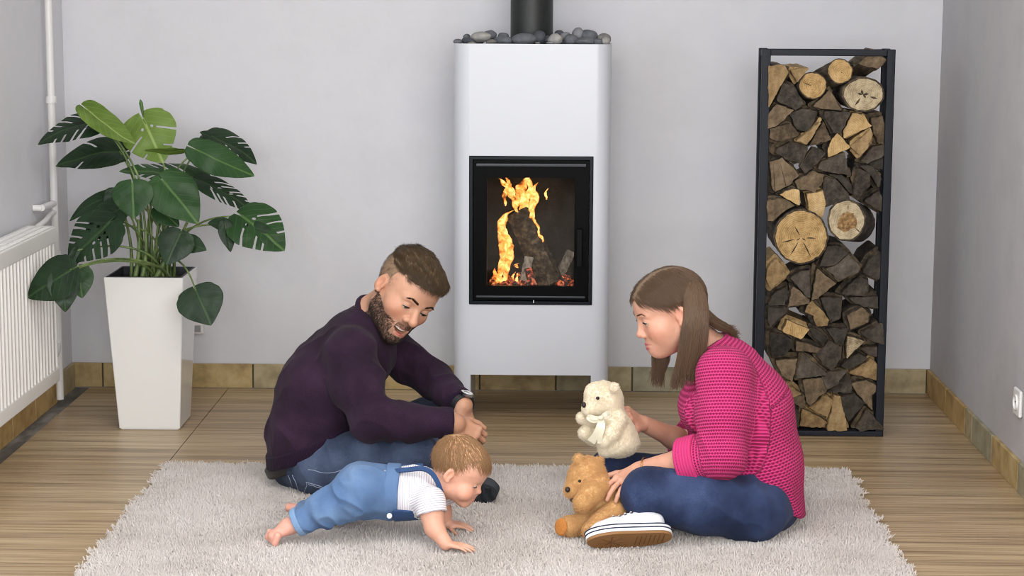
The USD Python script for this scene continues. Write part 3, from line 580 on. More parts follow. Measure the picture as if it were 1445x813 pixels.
for k, (oy, tone, sh, label) in enumerate(LOGS):
    rnd = isinstance(sh, tuple)
    off = rng.uniform(-.018, .022) if not rnd else {485: -.035, 925: -.07, 1090: -.025}.get(sh[0], -.01)
    yf = ry + off
    def topt(x, y): q = W(1060 + x / 6.881, oy + y / 6.881, yf); return q[[0, 2]]
    if rnd:
        cx, cy, a, b = sh; th = np.linspace(0, 2 * np.pi, 61)[:-1]
        sh2 = [(cx + a * math.cos(t) * 1.02, cy + b * math.sin(t) * 1.02) for t in th]
    else: sh2 = sh
    poly = Polygon([topt(*q) for q in sh2])
    poly = wobble(poly.buffer(-.0020).buffer(.0024), k, .0028 if not rnd else .0022)
    if poly.geom_type != 'Polygon': poly = max(poly.geoms, key=lambda g: g.area)
    cen = np.array(poly.centroid.coords[0])
    if not rnd:                                  # pith: the sharpest corner
        P_ = np.array([topt(*q) for q in sh]); e1 = np.roll(P_, 1, 0) - P_; e2 = np.roll(P_, -1, 0) - P_
        cosa = (e1 * e2).sum(1) / np.linalg.norm(e1, axis=1) / np.linalg.norm(e2, axis=1)
        pith = P_[cosa.argmax()]; pith = pith + (pith - cen) * .15
    else: pith = cen + [rng.uniform(-.004, .004), rng.uniform(-.004, .004)]
    L = .25 - off + rng.uniform(-.03, .0)
    big = rnd and sh[2] > 150
    shift = np.array([rng.uniform(-.012, .012), rng.uniform(-.012, .012)])
    if rnd: shift = {600: (-.0, -.02), 865: (-.05, -.055), 1090: (.0, .0), 485: (0, -.0), 925: (.085, -.045)}[sh[0]]
    if oy == 60 and sh == LOGS[4][2]: shift = np.array([-.03, -.055])
    base = (pith[0], yf, pith[1])
    t = thing('firewood_log', label, 'firewood', base, group=None)
    Lb = L if rnd or k in (0, 1, 4) else .055
    # body: outline swept back with growing offset, slightly irregular
    ring = np.array(poly.exterior.coords)[:-1]; m = len(ring); ns = 7; V = []
    for i in range(ns):
        s = i / (ns - 1); sc = 1 + (.0 if rnd else .02 * s) - .04 * (rng.random() if i else 0)
        r2 = cen + (ring - cen) * sc + np.array(shift) * s * Lb / L
        V.append(np.c_[r2[:, 0], np.full(m, yf + .002 + Lb * s), r2[:, 1]])
    V = np.vstack(V); i, j = np.meshgrid(np.arange(ns - 1), np.arange(m), indexing='ij')
    q = np.stack([i * m + j, i * m + (j + 1) % m, (i + 1) * m + (j + 1) % m, (i + 1) * m + j], -1).reshape(-1, 4)
    caps = trimesh.creation.triangulate_polygon(Polygon(ring), engine='earcut')
    cf = np.array(caps[1]); cv = np.array(caps[0])
    from scipy.spatial import cKDTree
    idx = cKDTree(ring).query(cv)[1]; cf = idx[cf]
    body = (V, np.vstack([q[:, [0, 2, 1]], q[:, [0, 3, 2]], cf, cf[:, ::-1] + (ns - 1) * m]))
    gw = grown[k].buffer(-.0007).simplify(.0008)
    if not rnd and not gw.is_empty and gw.geom_type == 'Polygon': body = join(body, prism(Polygon(gw.exterior), yf + .045, yf + L - .015))
    part(t, 'bark' if (rnd or tone == 'd') else 'log_body', body, bark if rnd or tone == 'd' or rng.random() < .35 else (split_y if tone in 'yt' else split), 30)
    inner = poly.buffer(-.0035 if not big else -.006) if rnd else poly.buffer(-.0008)
    if rnd:      # radial drying cracks, cut right through the face
        cr = {485: [(3.4, .25, .75), (2.1, .1, .5), (-.05, .2, .55), (-1.1, .2, .85), (-2.1, .2, .8), (-.6, .05, .2), (-2.6, .05, .2)], 1090: [(1.9, 0, .3), (.1, 0, .32), (-.9, 0, .25), (2.9, .05, .3), (-2.2, .25, .7), (-.3, .4, .8)],
              925: [(-.75, .55, .95), (1.55, .55, .8)], 600: [(2.75, .0, .75)], 865: [(-.6, 0, .25)]}[sh[0]]
        R = math.sqrt(poly.area / math.pi)
        for a_, r0, r1 in cr:
            dv = np.array([math.cos(a_), math.sin(a_)]); nv = np.array([-dv[1], dv[0]]) * R * (.022 if sh[0] != 1090 else .05)
            p0, p1 = pith + dv * R * r0, pith + dv * R * r1
            inner = inner.difference(Polygon([p0 - nv * .4, p0 + nv * .4, (p0 + p1) / 2 + nv + nv * .5, p1, (p0 + p1) / 2 - nv]))
    elif k == 23:
        for s_ in (.3, .62):
            p1 = np.array(topt(*[(230, 765), (340, 720)][s_ > .5])); p0 = np.array(topt(*[(215, 480), (280, 470)][s_ > .5])); nv = np.array([.0012, 0])
            inner = inner.difference(Polygon([p0, (p0 + p1) / 2 + nv, p1 + nv, p1 - nv, (p0 + p1) / 2 - nv]))
    if inner.is_empty: continue
    part(t, 'cut_face', prism(inner, yf - .0015, yf + .0025), FACE[tone])
    if rnd and sh[0] == 925:
        heart = wobble(Polygon([topt(935 + 95 * math.cos(a) , 365 + 90 * math.sin(a)) for a in np.linspace(0, 6.28, 40)[:-1]]), 3, .006)
        part(t, 'rotten_heart', prism(heart, yf - .0022, yf), noisy('rotten_heart', ['#57422a', '#8a6a42', '#b18f5e'], (90, 90, 90), 6, .9, bump=.8, bscale=(150, 150, 150)), label='brown crumbly heartwood')
    if rnd and sh[0] == 865:
        a_, b_ = W(1060 + 950 / 6.881, 60 + 210 / 6.881, yf + .03), W(1060 + 985 / 6.881, 60 + 186 / 6.881, yf + .015)
        part(t, 'twig_stub', tube([a_, (a_ + b_) / 2, b_], [.006, .005, .004], 8), bark, 40)

# ================================================================ planter with the monstera
plant_white = simple('planter_gloss_white', '#e4e3e0', .12, coat_weight=.4)
pt = thing('planter', 'tall tapered glossy white square planter holding the monstera', 'planter', (-1.37, 6.72, 0))
bw = W(253, 608, 6.62)[0] - W(167, 607.5, 6.62)[0]
tp0, tp1 = W(145.6, 391.5, 6.60), W(258.5, 391.5, 6.60)
ztop = tp0[2]; tw = tp1[0] - tp0[0]; pcx = (tp0[0] + tp1[0]) / 2; bcx = (W(253, 608, 6.62)[0] + W(167, 607.5, 6.62)[0]) / 2
pcy = 6.60 + tw / 2
def sq(cx, cy, w, z, r): 
    p = np.array(rrect(cx - w / 2, cx + w / 2, cy - w / 2, cy + w / 2, r).exterior.coords)[:-1]; return np.c_[p, np.full(len(p), z)]
def loft(rings):
    m = len(rings[0]); n = len(rings); V = np.vstack(rings); i, j = np.meshgrid(np.arange(n - 1), np.arange(m), indexing='ij')
    q = np.stack([i * m + j, i * m + (j + 1) % m, (i + 1) * m + (j + 1) % m, (i + 1) * m + j], -1).reshape(-1, 4)
    V = np.vstack([V, rings[0].mean(0), rings[-1].mean(0)]); b = (n - 1) * m
    f = np.vstack([q[:, [0, 2, 1]], q[:, [0, 3, 2]], [[n * m, j, (j + 1) % m] for j in range(m)], [[n * m + 1, b + (j + 1) % m, b + j] for j in range(m)]])
    return V, f
rs = [sq(bcx, pcy, bw - .01, 0, .004), sq(bcx, pcy, bw - .01, .004, .004), sq(bcx, pcy, bw, .005, .005), sq(pcx, pcy, tw, ztop - .002, .005), sq(pcx, pcy, tw - .004, ztop, .005), sq(pcx, pcy, tw - .014, ztop, .004), sq(pcx, pcy, tw - .022, ztop - .05, .004)]
part(pt, 'shell', loft(rs), plant_white, 25)
liner = simple('planter_liner_dark', '#232529', .5)
ms = [sq(pcx, pcy, tw - .0145, ztop - .0005, .004), sq(pcx, pcy, tw - .02, ztop - .0003, .004), sq(pcx, pcy, tw - .028, ztop - .022, .004)]
li = mani(plate(rrect(pcx - tw / 2 + .0075, pcx + tw / 2 - .0075, pcy - tw / 2 + .0075, pcy + tw / 2 - .0075, .004), ztop - .045, ztop + .0015)) - box(pcx - tw / 2 + .013, pcx + tw / 2 - .013, pcy - tw / 2 + .013, pcy + tw / 2 - .013, ztop - .04, ztop + .1)
part(pt, 'liner', li, liner, 25)
soilv, soilf = trimesh.remesh.subdivide_to_size(*arr(box(pcx - tw / 2 + .0135, pcx + tw / 2 - .0135, pcy - tw / 2 + .0135, pcy + tw / 2 - .0135, ztop - .038, ztop - .03)), .012)
soilv = np.array(soilv); soilv[:, 2] += np.where(soilv[:, 2] > ztop - .034, .012 * (meshkit.fbm(soilv * 60, 3) - .3), 0)
part(pt, 'soil', (soilv, np.array(soilf)), noisy('potting_soil', ['#17120e', '#2a211a', '#40342a'], (90, 90, 90), 5, .95, bump=1., bscale=(120, 120, 120)), True)

def leaf_mat(name, c0, c1, vein):
    nodes = {'uv': ('uvmap', {'attribute': 'st'}), 's': ('separate_xyz', {}), 'ab': ('math', {'math_type': 'absolute'}), 'k': ('math', {'math_type': 'multiply_add', 'value2': -.75}),
             'mu': ('math', {'math_type': 'multiply', 'value2': 44.}), 'si': ('math', {'math_type': 'sine'}), 'v1': ('map_range', {'from_min': .955, 'from_max': 1., 'clamp': True}),
             'v2': ('map_range', {'from_min': .035, 'from_max': .012, 'clamp': True}), 'mx': ('math', {'math_type': 'maximum'}), 'hf': ('math', {'math_type': 'multiply', 'value2': .45}),
             'n': ('noise_texture', {'scale': 9., 'detail': 3.}), 'r': ('rgb_ramp', {'ramp': [(.3, lin(c0)), (.7, lin(c1))]}), 'x': ('mix', {'color2': lin(vein)}),
             'b': ('bump', {'strength': .35, 'distance': .004, 'invert': True}), 'p': ('principled_bsdf', {'roughness': .42, 'specular_ior_level': .32}), 'tl': ('translucent_bsdf', {}), 'mc': ('mix_closure', {'fac': .18}), 'br': ('hsv', {'value': 1.6, 'saturation': 1.15})}
    links = [('uv.UV', 's.vector'), ('s.y', 'ab.value1'), ('ab.value', 'k.value1'), ('s.x', 'k.value3'), ('k.value', 'mu.value1'), ('mu.value', 'si.value1'), ('si.value', 'v1.value'), ('ab.value', 'v2.value'), ('v1.result', 'hf.value1'),
             ('hf.value', 'mx.value1'), ('v2.result', 'mx.value2'), ('n.fac', 'r.fac'), ('r.color', 'x.color1'), ('mx.value', 'x.fac'), ('x.color', 'p.base_color'), ('mx.value', 'b.height'), ('b.normal', 'p.normal'), ('x.color', 'br.color'), ('br.color', 'tl.color'),
             ('p.BSDF', 'mc.closure1'), ('tl.BSDF', 'mc.closure2')]
    return material(name, nodes, links, 'mc.closure')
LEAF = {'d': leaf_mat('leaf_dark', '#182a19', '#294228', '#37512f'), 'm': leaf_mat('leaf_mid', '#22401f', '#37592f', '#55743f'), 'l': leaf_mat('leaf_light', '#5b772c', '#7b9645', '#9bb064')}
stem_mat = noisy('stem_green', ['#43552b', '#637840', '#7d8f55'], (20, 20, 20), 3, .5)
from scipy.interpolate import PchipInterpolator
PROF = PchipInterpolator([0, .12, .3, .5, .7, .85, .95, 1], [.80, .96, 1, .88, .62, .36, .15, 0])
def leaf_mesh(base, tip, hw, normal, splits=0, droop=.12, fold=.25, seed=0):
    """A heart or split leaf from its stalk to its tip, folded along the midrib and drooping to the tip."""
    ax = tip - base; L = np.linalg.norm(ax); ax = ax / L; nrm = unit(np.asarray(normal, float) - ax * ax.dot(normal)); sd = np.cross(ax, nrm)
    us = np.linspace(-.16, 1, 42)
    prof = lambda u: hw * np.where(u < 0, np.sqrt(np.clip(1 - (u / -.17) ** 2, 0, 1)) * .80, PROF(np.clip(u, 0, 1)))
    right = [(u, prof(u)) for u in us]
    poly = Polygon([(u, w) for u, w in right] + [(u, -w) for u, w in right[::-1]]).buffer(0)
    poly = poly.difference(Polygon([(-.3, .10 * hw), (-.3, -.10 * hw), (-.02, -.01 * hw), (-.02, .01 * hw)]))
    r = random.Random(seed)
    if splits:
        for s in (-1, 1):
            for q in range(splits):
                u0 = .12 + .68 * (q + .5 + r.uniform(-.2, .2)) / splits; du = .010 + r.random() * .020
                a = .28 + .12 * r.random()
                poly = poly.difference(Polygon([(u0 - .012, s * hw * a), (u0 + .07, s * hw * (a + .28)), (u0 + .20 - du, s * hw * .95), (u0 + .34 - du, s * hw * 1.5), (u0 + .34 + du * 2, s * hw * 1.5), (u0 + .20 + du * 1.3, s * hw * .95), (u0 + .10, s * hw * (a + .28)), (u0 + .015, s * hw * a)]).buffer(.006))
            for q in range(splits - 1):
                if r.random() < .5: poly = poly.difference(affinity.rotate(affinity.scale(Point(.2 + .5 * q / splits, s * hw * .18).buffer(1), .035, hw * .05), s * 30))
    if poly.geom_type != 'Polygon': poly = max(poly.geoms, key=lambda g: g.area)
    v2, f = trimesh.creation.triangulate_polygon(poly, engine='earcut')
    v3, f = trimesh.remesh.subdivide_to_size(np.c_[v2, np.zeros(len(v2))], f, .075, max_iter=12)
    u, w = np.array(v3[:, 0]), np.array(v3[:, 1])
    z = -droop * np.maximum(u, 0) ** 2 + droop * .25 * u + fold * np.abs(w) * (1 - .4 * u) - .55 * (fold + .15) * w ** 2 / hw - .04 * np.clip(-u, 0, 1)
    z += .035 * (meshkit.noise(np.c_[u * 5, w * 5, np.zeros_like(u)] + seed, 4) - .5)
    cl = ((meshkit.noise(np.c_[u * 3, w * 3, np.ones_like(u)] + seed * 2, 6)) - .5) * .04
    P = base + L * (u[:, None] * ax + w[:, None] * sd + (z + cl)[:, None] * nrm)
    P = np.vstack([P, P - nrm * .0012]); n = len(u); f = np.array(f)
    e = np.sort(np.vstack([f[:, [0, 1]], f[:, [1, 2]], f[:, [2, 0]]]), 1); ed = np.vstack([f[:, [0, 1]], f[:, [1, 2]], f[:, [2, 0]]])
    _, inv, cnt = np.unique(e, axis=0, return_inverse=True, return_counts=True); bd = ed[cnt[inv.ravel()] == 1]
    F_ = np.vstack([f, f[:, ::-1] + n, np.c_[bd[:, 0], bd[:, 0] + n, bd[:, 1]], np.c_[bd[:, 1], bd[:, 0] + n, bd[:, 1] + n]])
    return (P, F_), np.vstack([np.c_[u, w / hw * .5], np.c_[u, w / hw * .5]])
def PZ(x, y): return 30 + x / 2.392, 130 + y / 2.392
mo = thing('monstera', 'large leafy monstera plant with split green leaves growing in the white planter', 'house plant', (pcx, pcy, ztop - .03))
# attach, tip (enlarged view), half width / length, depth of attach, extra depth at the tip, facing, splits, tone, droop, fold
LV = [((262,100),(50,150),.36,6.80,-.08,(.1,-.45,.9),4,'d',.2,.18), ((225,62),(385,192),.22,6.76,-.10,(.45,-.75,.5),0,'l',-.12,.45), ((332,200),(112,222),.34,6.86,-.05,(.1,-.6,.75),1,'d',.25,.3),
      ((412,92),(478,238),.56,6.85,-.06,(.05,-.93,.3),2,'l',.08,.1), ((535,198),(415,203),.2,6.80,-.02,(0,-.5,-.8),0,'l',.1,.3),
      ((640,150),(798,218),.36,6.95,-.05,(.2,-.5,.8),3,'d',.25,.3), ((650,160),(608,130),.5,6.95,-.02,(0,-.6,.8),0,'d',.2,.2), ((592,195),(792,290),.24,6.72,-.05,(-.35,-.70,.45),0,'m',-.12,.15),
      ((600,290),(335,248),.24,6.86,-.10,(.1,-.5,.85),4,'m',.1,.3), ((480,300),(597,438),.44,6.62,-.06,(.25,-.85,.4),0,'m',.1,.12), ((375,312),(377,425),.60,6.58,-.04,(.0,-.92,.4),0,'m',.12,.12),
      ((322,345),(150,408),.22,6.74,-.04,(.1,-.6,.75),0,'d',.3,.3), ((300,440),(150,565),.52,6.6,-.06,(-.1,-.75,.6),4,'d',.16,.15), ((310,455),(225,400),.6,6.66,.02,(-.1,-.8,.5),2,'d',.15,.15),
      ((463,393),(532,450),.42,6.66,-.03,(.1,-.8,.5),0,'m',.15,.2), ((535,480),(488,580),.55,6.54,-.05,(.1,-.9,.4),0,'d',.15,.15), ((550,505),(622,528),.42,6.58,-.03,(.1,-.8,.5),0,'d',.15,.2),
      ((608,303),(800,392),.22,6.8,-.05,(.0,-.55,.85),5,'d',.2,.3), ((745,420),(888,520),.50,6.7,-.08,(.25,-.75,.55),3,'m',.18,.25), ((698,450),(632,434),.5,6.68,-.02,(0,-.6,.8),0,'d',.2,.2), ((688,445),(708,538),.3,6.66,-.03,(.3,-.9,.2),0,'d',.1,.3),
      ((770,455),(850,470),.3,6.68,-.03,(.1,-.8,.5),0,'d',.3,.2),
      ((166,600),(18,694),.42,6.28,.0,(-.2,-.9,.3),0,'d',.02,.08), ((140,612),(150,740),.42,6.30,-.04,(.3,-.9,.3),0,'d',.12,.15), ((193,598),(205,695),.48,6.46,-.03,(.15,-.93,.3),0,'m',.1,.12),
      ((590,672),(640,785),.62,6.5,-.05,(.15,-.93,.3),0,'d',.1,.1), ((348,403),(262,412),.25,6.68,-.02,(.1,-.6,.7),0,'m',.3,.3), ((190,535),(163,602),.3,6.56,-.02,(.5,-.8,.2),0,'d',.1,.3), ((320,340),(278,375),.55,6.72,-.02,(.2,-.9,.3),0,'d',.15,.2),
      ((330,395),(205,480),.45,6.64,-.04,(-.1,-.7,.7),3,'d',.2,.2)]
rng = random.Random(4)
for k, (a, b, hw, y, dy, nr, sp, tone, dr_, fo) in enumerate(LV):
    A, B = W(*PZ(*a), y), W(*PZ(*b), y + dy)
    m, uv = leaf_mesh(A, B, hw, np.array(nr), sp, dr_, fo, k)
    part(mo, 'leaf', m, LEAF[tone], True, uv=uv)
    if k in (4, 6, 20, 21, 28): continue
    root = np.array([pcx + rng.uniform(-.06, .06) + .02, pcy + rng.uniform(-.05, .06), ztop - .035])
    d = A - root; mid1 = root + d * .35 + [-.25 * d[0] , 0, .12 * abs(d[2]) + .03]; mid2 = root + d * .72 + [-.08 * d[0], 0, .10 * abs(d[2]) + .035]
    if d[2] < .06: mid1[2] += .06; mid2[2] += .05
    part(mo, 'stem', tube(spline([root, mid1, mid2, A], 18), np.linspace(.0050, .0026, 18), 8), stem_mat, 60)
a, b = W(*PZ(412, 85), 6.85), W(*PZ(402, 25), 6.85)
part(mo, 'leaf', tube([a, a * .7 + b * .3, (a + b) / 2, b * .8 + a * .2, b], [.002, .005, .006, .007, .002], 8), LEAF['m'], 60, label='rolled-up new leaf')
for (x0, y0, x1, y1, r, y) in ((470, 600, 478, 420, .011, 6.70), (440, 610, 520, 480, .010, 6.66), (380, 610, 395, 430, .009, 6.68), (370, 600, 350, 420, .007, 6.72), (425, 600, 432, 300, .006, 6.74), (400, 600, 420, 470, .009, 6.64), (450, 600, 560, 440, .008, 6.7)):
    A, B = W(*PZ(x0, y0), y), W(*PZ(x1, y1), y + .02); A[2] = ztop - .035
    part(mo, 'stem', tube(spline([A, A * .5 + B * .5 + [.01, 0, .01], B], 12), np.linspace(r, r * .6, 12), 10), stem_mat, 60, label='thick pale green stalk')

# ================================================================ shaggy rug
RX0, RX1, RY0, RY1 = -1.205, .935, 4.45, 6.10
rug_back = simple('rug_backing', '#b9b2a8', .95)
rg = thing('rug', 'large off-white shaggy rug lying on the wood-look floor', 'rug', ((RX0 + RX1) / 2, (RY0 + RY1) / 2, 0))
rp = rrect(RX0, RX1, RY0, RY1, .05)
part(rg, 'backing', plate(rp, 0, .008), rug_back)
pile = material('rug_pile', {'g': ('geometry', {}), 'n': ('noise_texture', {'scale': 3.5, 'detail': 3.}), 'ad': ('math', {'math_type': 'multiply_add', 'value2': .55}), 'r': ('rgb_ramp', {'ramp': [(.2, lin('#dad1c9')), (.5, lin('#eee6e0')), (.8, lin('#f6f0eb')), (1., lin('#f3e6e2'))]}),
                             'p': ('principled_bsdf', {'roughness': .8, 'sheen_weight': .2, 'specular_ior_level': .2}), 'tl': ('translucent_bsdf', {}), 'mc': ('mix_closure', {'fac': .25})},
                [('g.position', 'n.vector'), ('g.random_per_island', 'ad.value1'), ('n.fac', 'ad.value3'), ('ad.value', 'r.fac'), ('r.color', 'p.base_color'), ('r.color', 'tl.color'), ('p.BSDF', 'mc.closure1'), ('tl.BSDF', 'mc.closure2')], 'mc.closure')
pp = numbered(rg, 'pile'); inst = UsdGeom.PointInstancer.Define(stage, pp)
nrg = np.random.default_rng(11)
protos = []
for k in range(5):
    N = 84; S = .056
    root = np.c_[nrg.uniform(-S / 2, S / 2, (N, 2)), np.zeros(N)]
    az = nrg.uniform(0, 2 * np.pi, N); ln = nrg.uniform(.010, .0165, N); lean = nrg.uniform(.2, 1.45, N); cu = nrg.uniform(-.6, 1.6, N)
    V, Fc = [], []
    for i in range(N):
        d = np.array([math.cos(az[i]), math.sin(az[i]), 0]); s = np.array([-d[1], d[0], 0]); p = root[i].copy(); w = nrg.uniform(.0013, .0021)
        base = 9 * i + len(V) * 0
        for j in range(4):
            t = lean[i] * .4 + (lean[i] * .6 + cu[i] * .5) * j / 3
            up = np.array([0, 0, math.cos(t)]) + d * math.sin(t)
            if j: p = p + up * ln[i] / 3
            nn = np.cross(up, s); ww = w * (1, 1.05, .9, .35)[j]
            for q in range(3):
                aa = q * 2.094; V.append(p + ww * (s * math.cos(aa) + nn * math.sin(aa)))
        b = 12 * i
        for j in range(3):
            for q in range(3):
                A_, B_ = b + 3 * j + q, b + 3 * j + (q + 1) % 3
                Fc += [(A_, B_, B_ + 3), (A_, B_ + 3, A_ + 3)]
        Fc.append((b + 9, b + 10, b + 11))
    pr = usdkit.mesh(stage, f'{pp}/tuft' + (f'_{k:03d}' if k else ''), (np.array(V), np.array(Fc)), pile, smooth=True)
    protos.append(pr.GetPath())
step = .028
gx, gy = np.meshgrid(np.arange(RX0 + .02, RX1 - .01, step), np.arange(RY0 + .02, RY1 - .01, step))
P_ = np.c_[gx.ravel(), gy.ravel()] + nrg.uniform(-.012, .012, (gx.size, 2))
inside = shapely.contains_xy(rp.buffer(-.012), P_[:, 0], P_[:, 1]); P_ = P_[inside]; n = len(P_)
inst.CreatePrototypesRel().SetTargets(protos)
inst.CreateProtoIndicesAttr(Vt.IntArray.FromNumpy(nrg.integers(0, 5, n).astype(np.int32)))
hz = .010 + .005 * (meshkit.fbm(np.c_[P_ * 6, np.zeros(n)], 2) - .5)
inst.CreatePositionsAttr(Vt.Vec3fArray.FromNumpy(np.c_[P_ - LOC[rg][:2], hz].astype(np.float32)))
ang = nrg.uniform(0, 2 * np.pi, n)
inst.CreateOrientationsAttr(Vt.QuathArray([Gf.Quath(float(math.cos(a / 2)), 0., 0., float(math.sin(a / 2))) for a in ang]))
sc = nrg.uniform(.85, 1.15, n)
inst.CreateScalesAttr(Vt.Vec3fArray.FromNumpy(np.repeat(sc[:, None], 3, 1).astype(np.float32)))
keys(inst.GetPrim(), kind='stuff')
# ================================================================ sculpting: distance fields blended smoothly and meshed
def smin(a, b, k):
    h = np.maximum(k - np.abs(a - b), 0) / k; return np.minimum(a, b) - h * h * k * .25
class Clay:
    def __init__(s): s.ops = []
    def add(s, f, k=.02): s.ops.append((1, f, k)); return s
    def cut(s, f, k=.004): s.ops.append((-1, f, k)); return s
    def keep(s, f, k=.002): s.ops.append((0, f, k)); return s
    def ball(s, c, r, k=.02): return s.add(ell(c, (r, r, r)), k)
    def chain(s, pts, rs, k=.02):
        for i in range(len(pts) - 1): s.add(cone(pts[i], pts[i + 1], rs[i], rs[i + 1]), k)
        return s
    def value(s, P):
        d = np.full(len(P), 9.)
        for m, f, k in s.ops:
            e = f(P)
            d = smin(d, e, k) if m > 0 else -smin(-d, e, k) if m < 0 else -smin(-d, -e, k)
        return d
    def mesh(s, lo, hi, h):
        """Naive surface nets over the box lo..hi with cells of size h, evaluated in blocks near the surface only."""
        B = 8; lo = np.asarray(lo, float); n = np.ceil((np.asarray(hi) - lo) / h / B).astype(int)
        ci = np.stack(np.meshgrid(*[np.arange(k) for k in n], indexing='ij'), -1).reshape(-1, 3)
        cen = lo + (ci * B + (B - 1) / 2) * h; R = h * B * .87
        dc = s.value(cen); act = np.abs(dc) < R * 1.25 + .006
        D = np.repeat(np.repeat(np.repeat(dc.reshape(n), B, 0), B, 1), B, 2).astype(np.float32)
        ai = ci[act]; off = np.stack(np.meshgrid(*[np.arange(B)] * 3, indexing='ij'), -1).reshape(-1, 3)
        cur = np.full((len(ai), B ** 3), 9.); cc = np.full(len(ai), 9.)
        P = lo + (ai[:, None] * B + off[None]) * h; ac = cen[act]
        for m, f, k in s.ops:
            e0 = f(ac); near = (e0 < cc + k + 2.6 * R) if m > 0 else (-e0 > -cc - k - 2.6 * R) if False else np.ones(len(ai), bool)
            if m < 0: near = e0 < 2.6 * R + k
            if not near.any(): continue
            e = f(P[near].reshape(-1, 3)).reshape(-1, B ** 3)
            if m > 0: cur[near] = smin(cur[near], e, k); cc[near] = smin(cc[near], e0[near], k)
            elif m < 0: cur[near] = -smin(-cur[near], e, k); cc[near] = -smin(-cc[near], e0[near], k)
            else: cur[near] = -smin(-cur[near], -e, k); cc[near] = -smin(-cc[near], -e0[near], k)
        ii = ai[:, None] * B + off[None]
        D[ii[..., 0], ii[..., 1], ii[..., 2]] = cur
        return nets(D, lo, h)
def nets(D, lo, h):
    D = np.pad(D, 1, constant_values=1.); lo = lo - h
    S = D < 0; c = np.zeros(tuple(np.array(D.shape) - 1), np.int8)
    for a in (0, 1):
        for b in (0, 1):
            for e in (0, 1): c += S[a:a + c.shape[0], b:b + c.shape[1], e:e + c.shape[2]]
    I = np.argwhere((c > 0) & (c < 8)); idx = np.full(c.shape, -1, np.int64); idx[tuple(I.T)] = np.arange(len(I))
    O = np.array([[a, b, e] for a in (0, 1) for b in (0, 1) for e in (0, 1)]); Q = D[tuple((I[:, None] + O).transpose(2, 0, 1))].astype(float)
    acc = np.zeros((len(I), 3)); cnt = np.zeros(len(I))
    for i in range(8):
        for j in range(i + 1, 8):
            if np.abs(O[i] - O[j]).sum() != 1: continue
            x = (Q[:, i] < 0) != (Q[:, j] < 0); t = Q[x, i] / (Q[x, i] - Q[x, j])
            acc[x] += O[i] + t[:, None] * (O[j] - O[i]); cnt[x] += 1
    V = lo + (I + acc / cnt[:, None]) * h; Fs = []
    for ax in range(3):
        b, e = (ax + 1) % 3, (ax + 2) % 3
        s0 = [slice(None)] * 3; s1 = [slice(None)] * 3; s0[ax] = slice(0, -1); s1[ax] = slice(1, None)
        A, Bv = S[tuple(s0)], S[tuple(s1)]; E = np.argwhere(A != Bv)
        E = E[(E[:, b] > 0) & (E[:, e] > 0)]; fl = A[tuple(E.T)]
        def cell(db, de): q = E.copy(); q[:, b] -= db; q[:, e] -= de; return idx[tuple(q.T)]
        q = np.stack([cell(0, 0), cell(1, 0), cell(1, 1), cell(0, 1)], 1); q[~fl] = q[~fl][:, ::-1]; Fs.append(q)
    q = np.vstack(Fs); f = np.vstack([q[:, [0, 1, 2]], q[:, [0, 2, 3]]])
    return V, f
def cone(a, b, ra, rb):
    a, b = np.asarray(a, float), np.asarray(b, float); ab = b - a; L = max(ab.dot(ab), 1e-12)
    def f(P):
        t = np.clip((P - a) @ ab / L, 0, 1); return np.linalg.norm(P - a - t[:, None] * ab, axis=1) - (ra + (rb - ra) * t)
    return f
def ell(c, r, R=None):
    c, r = np.asarray(c, float), np.asarray(r, float)
    def f(P):
        q = P - c
        if R is not None: q = q @ R
        k0 = np.linalg.norm(q / r, axis=1); k1 = np.linalg.norm(q / (r * r), axis=1); return k0 * (k0 - 1) / np.maximum(k1, 1e-9)
    return f
def flatcone(a, b, ra, rb, ax, flat):
    """A tapered bone whose cross-section is stretched by flat along the axis ax."""
    ax = unit(ax); T = np.eye(3) + np.outer(ax, ax) * (1 / flat - 1); g = cone(T @ np.asarray(a, float), T @ np.asarray(b, float), ra, rb)
    return lambda P: g(P @ T) * min(1, flat)
def plane(p, n): p, n = np.asarray(p, float), unit(n); return lambda P: (P - p) @ n
def slab(c, R, half, r=.003):
    c, half = np.asarray(c, float), np.asarray(half, float) - r
    def f(P):
        q = np.abs((P - c) @ R) - half; return np.linalg.norm(np.maximum(q, 0), axis=1) + np.minimum(q.max(1), 0) - r
    return f
def vnormals(v, f):
    n = np.zeros_like(v); fn = np.cross(v[f[:, 1]] - v[f[:, 0]], v[f[:, 2]] - v[f[:, 0]])
    for k in range(3):
        for j in range(3): n[:, j] += np.bincount(f[:, k], fn[:, j], len(v))
    return n / (np.linalg.norm(n, axis=1, keepdims=True) + 1e-12)
def relax(m, it=2, lam=.5):
    v, f = m; e = np.vstack([f[:, [0, 1]], f[:, [1, 2]], f[:, [2, 0]]]); e = np.vstack([e, e[:, ::-1]]); c = np.bincount(e[:, 0], minlength=len(v))[:, None]
    for _ in range(it):
        for l in (lam, -lam * 1.04):
            a = np.stack([np.bincount(e[:, 0], v[e[:, 1], k], len(v)) for k in range(3)], 1) / np.maximum(c, 1); v = v + l * (a - v)
    return v, f
def crease(m, amp, freq, dirs=None, seed=0, mask=None):
    """Cloth folds: ridged noise stretched along a direction, pushed along the normals."""
    v, f = m; n = vnormals(v, f); P = v * freq
    if dirs is not None:
        d = unit(dirs); P = P - np.outer(P @ d, d) * .72
    a = 1 - np.abs(2 * meshkit.fbm(P, 2, seed) - 1); b = meshkit.fbm(P * .6 + 7, 2, seed + 3)
    h = (a ** 2 - .55) * (.4 + b)
    if mask is not None: h = h * mask(v)
    return v + n * (amp * h)[:, None], f
